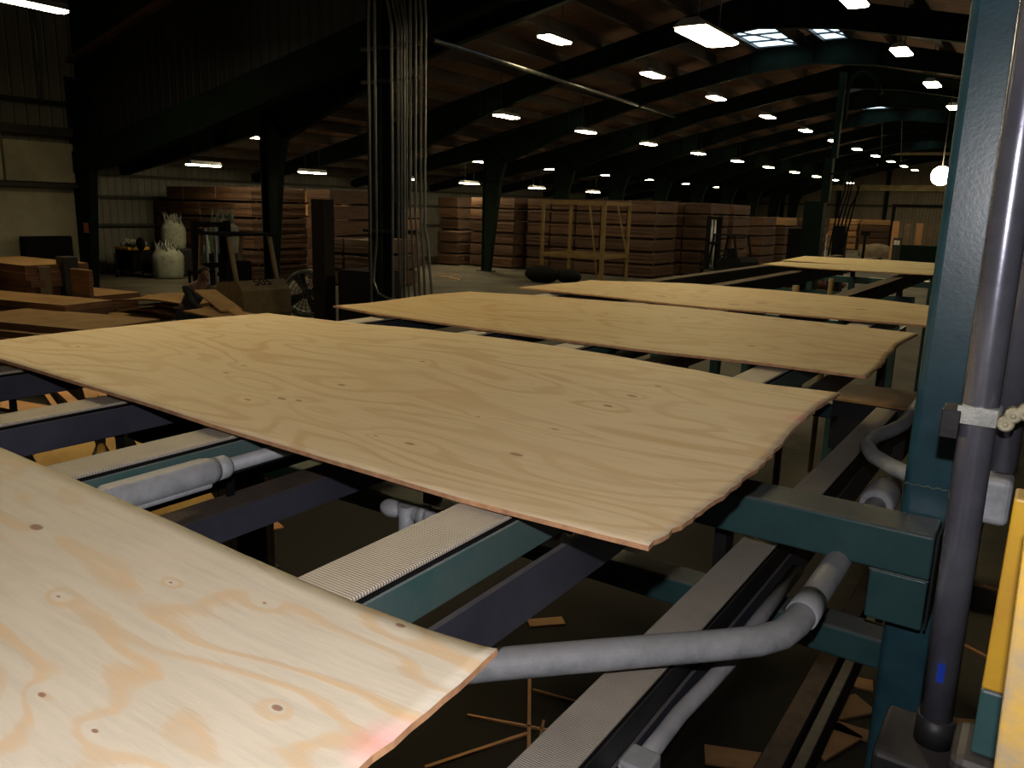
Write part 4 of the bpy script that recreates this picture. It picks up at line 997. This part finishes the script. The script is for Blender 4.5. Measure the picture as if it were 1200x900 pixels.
for i, px in enumerate((1048, 1061, 1076, 1088)):
    q = at(px, 280, 57); hh = (H-.1, H-.25, H-.2, H-.4)[i]
    tag(MB().box(q.x-.22, q.x+.22, q.y, q.y+.25, 0, hh, .02).build('standing_timber', M[('offcut', 'scrapgrey', 'offcut', 'scrapgrey')[i]]), 'upright timber by the back wall, %s from left near the post' % ORD[i], 'timber', 'upright timbers by the back wall')
q = at(1052, 288, 54)
t = empty('electric_panel', (q.x, q.y, 0), 'small panel with white face among the upright timbers', 'panel')
MB().box(q.x-.25, q.x+.25, q.y-.5, q.y-.3, 0, H-1.2).build('body', M['darksteel'], t); MB().box(q.x-.18, q.x+.18, q.y-.52, q.y-.501, H-1.65, H-1.35).build('face', M['white'], t)
q = at(1080, 288, 50)
tag(MB().box(q.x-1.2, q.x+2.2, q.y, q.y+.8, 0, H-1.55, .03).build('green_bench', M['frame']), 'low dark green bench by the back wall near the post', 'bench')

# dark machinery right of the post
q = at(1178, 300, 9.0)
t = empty('idle_machine', (q.x, q.y, 0), 'dark machine frame with level rails right of the post', 'machine')
m = MB(); m.box(q.x-.3, q.x-.2, q.y, q.y+.1, 0, H+.4); m.box(q.x+.7, q.x+.8, q.y, q.y+.1, 0, H+.4)
for z in (H-.1, H-.25, H-.9): m.box(q.x-.2, q.x+.7, q.y+.02, q.y+.08, z, z+.04)
m.build('frame', M['darksteel'], t)
MB().box(q.x-.1, q.x+.3, q.y+.15, q.y+.5, 0, H-.6, .02).build('gearbox', M['black'], t)
q = at(1155, 385, 5.5)
tag(MB().box(q.x-.16, q.x+.16, q.y, q.y+.6, 0, q.z+.35, .01).build('chipboard_screen', M['scrapgrey']), 'brown guard panel between the post and the bright conduit', 'panel')
q = onfloor(1150, 770)
t = empty('leaning_frame', (.06, 4.2, 0), 'thin brown frame standing on the floor beside the yellow guards', 'frame')
m = MB(); m.box(-.01, .02, 4.2, 4.23, 0, 1.2); m.box(.20, .23, 4.2, 4.23, 0, 1.2); m.box(.021, .199, 4.2, 4.23, 1.14, 1.2); m.build('frame', M['bearer'], t)
# wood debris on the floor under and around the line
DB = [(1150, 850, .34, .5, .07), (1140, 870, .2, -.6, .05), (1155, 770, .3, -.5, .03), (1160, 690, .4, -.1, .05), (1035, 640, .2, .5, .1),
      (800, 730, .3, .4, .06), (640, 730, .25, .8, .1), (620, 850, .9, -1.0, .02), (660, 860, 1.1, .35, .015), (700, 830, .8, .2, .012), (560, 880, .6, 1.1, .02),
      (860, 890, .3, .4, .15), (990, 830, .3, .9, .18), (1000, 800, .22, .2, .12), (975, 870, .35, 1.2, .15), (1005, 860, .26, .1, .1), (230, 570, .6, .5, .1), (320, 615, .25, -.3, .1), (630, 880, .5, 2.0, .015)]
for i, (px, py, l, a, w) in enumerate(DB):
    q = onfloor(px, py)
    near = ['beside the conduit pedestal', 'behind the conduit pedestal', 'in front of the guard posts', 'behind the leaning frame', 'right of the green arm', 'under the low belt', 'under the central strand', 'below the thick conduit', 'long thin one below the thick conduit', 'second long thin one below the thick conduit', 'under the nearest sheet corner', 'at the bottom edge right of centre', 'left of the post foot', 'beside the lowest belt', 'at the lower edge near the post', 'against the post foot', 'below the left green rail', 'below the blue lower rail', 'crossing the thin ones below the thick conduit'][i]
    tag(MB().box(q.x-l/2, q.x+l/2, q.y-w/2, q.y+w/2, 0, .012, rot=Matrix.Rotation(a, 3, 'Z')).build('wood_scrap', M['offcut' if i % 3 else 'bundlelight']), 'wood scrap on the floor %s' % near, 'wood scrap', 'wood scraps on the floor')

# under the left part: scrap box, slats, yellow side board and bottle
t = empty('scrap_bin', (-6.2, 2.4, 0), 'dark brown slatted scrap bin seen under the left strands', 'bin')
m = MB()
for i in range(26): m.box(-6.9+i*.11, -6.9+i*.11+.095, 3.2, 3.23, 0, 1.55)
m.build('slat_side', M['purlin'], t)
m = MB(); m.box(-6.9, -4.05, 3.231, 3.27, 1.3, 1.4); m.box(-6.9, -4.05, 3.231, 3.27, .3, .4); m.build('batten', M['purlin'], t)
def seg(pa, pb, t1, t2, w, lab, mat='offcut'): tag(MB().bar(at(*pa, t1), at(*pb, t2), w, .02).build('thrown_slat', M[mat]), lab, 'slat', 'slats under the left strands')
seg((-20, 470), (60, 484), 4.2, 3.9, .14, 'wide orange slat lying under the left strands')
seg((58, 448), (88, 474), 4.6, 4.2, .05, 'slanting slat left of centre under the left strands')
seg((102, 450), (108, 468), 4.4, 4.2, .06, 'pale slat end poking up beyond the second strand', 'bundlelight')
seg((115, 455), (121, 466), 4.4, 4.2, .04, 'small pale slat end beside the larger one', 'bundlelight')
seg((2, 456), (16, 472), 4.6, 4.3, .03, 'thin slat near the left edge under the strands')
seg((54, 462), (74, 490), 4.4, 3.9, .025, 'very thin slat between the two slanting ones')
t = empty('yellow_side_board', (-3.0, 1.6, 0), 'yellow-painted machine side board under the second strand', 'machine side')
m = MB(); m.prism([(-3.12, .4, H-.88), (-2.72, .4, H-1.24), (-2.745, .4, H-1.265), (-3.145, .4, H-.905)], (0, 1.5, 0)); m.build('board', M['yellowlight'], t)
for yy in (1.28, 1.66, 1.78): m = MB(); m.prism([(-3.11, yy, H-.885), (-2.9, yy, H-1.075), (-2.895, yy, H-1.07), (-3.105, yy, H-.88)], (0, .06, 0)); m.build('slot', M['black'], t)
for yy in (.5, 1.75): MB().box(-3.13, -3.07, yy, yy+.06, 0, H-.96).build('leg', M['darksteel'], t)
q = at(118, 522, 2.72)
tag(MB().box(-2.68, q.x+.12, q.y-.6, q.y+.5, q.z-.24, q.z-.212).build('side_shelf', M['darksteel']), 'dark shelf under the left strands carrying the bottle', 'shelf')
t = empty('plastic_bottle', (q.x, q.y, q.z-.21), 'clear plastic bottle with white cap standing by the yellow board', 'bottle')
m = MB(); m.tube([(q.x, q.y, q.z-.21), (q.x, q.y, q.z-.06), (q.x, q.y, q.z-.03), (q.x, q.y, q.z+.0), (q.x, q.y, q.z+.018)], [.038, .038, .03, .016, .014], 18); m.build('body', M['glass'], t)
MB().tube([(q.x, q.y, q.z+.012), (q.x, q.y, q.z+.032)], .017, 14).build('cap', M['white'], t)
m = MB(); q = at(196, 508, 2.9)
for k in range(12):
    a = k*.52; m.tube([q+Vector((0, .02*k-.12, 0)), q+Vector((.0, .02*k-.1, .03))], .035, 8)
tag(m.build('cable_coil', M['black']), 'black coiled cable by the yellow board', 'cable')
# light board lying low beyond the arm, right end
t = tag(MB().box(-1.05, -.45, 4.62, 5.12, H-1.0, H-.985, .002, 1).build('catch_board', M['scraptop']), 'yellowish board lying low beyond the large sheet at right', 'board')
tag(MB().box(-.95, -.55, 4.7, 5.0, H-1.30, H-1.001).build('board_bracket', M['darksteel']), 'dark bracket under the yellowish low board', 'bracket')

# ------------------------------------------------------------------ worker bending at the heap
def skin_mesh(name, verts, edges, radii, mat, root=0, parent=None, sub=2):
    me = bpy.data.meshes.new(name); me.from_pydata([Vector(v) for v in verts], edges, []); o = bpy.data.objects.new(name, me); C.objects.link(o)
    me.skin_vertices.new() if hasattr(me.skin_vertices, 'new') and not me.skin_vertices else None
    md = o.modifiers.new('skin', 'SKIN')
    sv = me.skin_vertices[0].data
    for i, r_ in enumerate(radii): sv[i].radius = (r_, r_); sv[i].use_root = (i == root)
    sb = o.modifiers.new('sub', 'SUBSURF'); sb.levels = sub; sb.render_levels = sub
    md.use_smooth_shade = True
    me.materials.append(mat)
    if parent: o.parent = parent
    return o
wq = at(218, 352, 13.6); wx, wy = wq.x, wq.y
t = empty('person', (wx, wy, 0), 'person in dark work clothes bending over the loose sheets', 'person')
V = [(0, 0, .92), (.05, -.06, 1.08), (.12, -.16, 1.26), (.17, -.22, 1.38), (.21, -.27, 1.47), (.23, -.30, 1.58),      # pelvis..head
     (-.10, .02, .88), (-.13, -.02, .48), (-.13, .04, .09), (-.12, -.10, .04),
     (.10, .02, .88), (.15, -.04, .48), (.16, .04, .09), (.17, -.10, .04),
     (-.02, -.20, 1.37), (.02, -.32, 1.10), (.12, -.50, 1.0), (.15, -.56, .97),
     (.32, -.16, 1.37), (.36, -.28, 1.10), (.34, -.48, 1.0), (.33, -.54, .97)]
Ed = [(0, 1), (1, 2), (2, 3), (3, 4), (4, 5), (0, 6), (6, 7), (7, 8), (8, 9), (0, 10), (10, 11), (11, 12), (12, 13), (3, 14), (14, 15), (15, 16), (16, 17), (3, 18), (18, 19), (19, 20), (20, 21)]
Rd = [.14, .13, .145, .12, .055, .095, .09, .065, .045, .04, .09, .065, .045, .04, .06, .042, .03, .032, .06, .042, .03, .032]
for hnd, (bx, by, bz) in ((17, (.15, -.56, .97)), (21, (.33, -.54, .97))):
    sgn = 1 if hnd == 17 else -1
    for f_ in range(4):
        n0 = len(V); L = (.035, .042, .038, .028)[f_]; dx = (f_-1.5)*.021
        V += [(bx+dx, by-.035, bz-.01), (bx+dx, by-.035-L, bz-.025), (bx+dx, by-.04-L, bz-.06)]; Ed += [(hnd, n0), (n0, n0+1), (n0+1, n0+2)]; Rd += [.010, .009, .008]
    n0 = len(V); V += [(bx+sgn*.04, by-.01, bz-.01), (bx+sgn*.05, by-.045, bz-.03)]; Ed += [(hnd, n0), (n0, n0+1)]; Rd += [.012, .009]
skin_mesh('body', V, Ed, Rd, M['skin'], 0, t)
skin_mesh('shirt', V[:5][0:4]+[V[14], V[15], (.10, -.46, 1.02), V[18], V[19], (.345, -.44, 1.02)], [(0, 1), (1, 2), (2, 3), (3, 4), (4, 5), (5, 6), (3, 7), (7, 8), (8, 9)], [.155, .15, .165, .135, .075, .056, .044, .075, .056, .044], M['shirt'], 0, t)
skin_mesh('trousers', [V[0], V[6], V[7], (-.13, .035, .12), V[10], V[11], (.16, .035, .12)], [(0, 1), (1, 2), (2, 3), (0, 4), (4, 5), (5, 6)], [.158, .11, .085, .065, .11, .085, .065], M['trouser'], 0, t)
m = MB()
hc = Vector((.235, -.305, 1.60)); m.sphere(hc+Vector((0, .012, .03)), .112, (.86, 1, .88), 18, 12); hr = m
me_o = hr.build('hair', M['hair'], None, origin=(0, 0, 0)); me_o.parent = t
m = MB(); m.sphere(hc+Vector((0, -.025, -.015)), .098, (.8, .95, 1.15), 18, 12)
m.sphere(hc+Vector((0, -.122, -.02)), .016, (1, 1.2, 1.4), 8, 6)
for s_ in (-1, 1): m.sphere(hc+Vector((s_*.082, -.01, -.02)), .022, (.4, .8, 1.2), 8, 6)
m.sphere(hc+Vector((0, -.110, -.068)), .02, (1.3, .5, .35), 8, 6)
f = m.build('face', M['skin'], None, origin=(0, 0, 0)); f.parent = t
for s_ in (-1, 1): m = MB(); m.sphere(hc+Vector((s_*.033, -.108, .0)), .010, u=8, v=6); e = m.build('eye', M['black'], None, origin=(0, 0, 0)); e.parent = t
for s_ in (-1, 1):
    m = MB(); x = -.125 if s_ < 0 else .165; m.box(x-.05, x+.05, -.18, .09, .0, .085, .03, 3); e = m.build('shoe', M['black'], None, origin=(0, 0, 0)); e.parent = t
t.rotation_euler = (0, 0, math.radians(70))
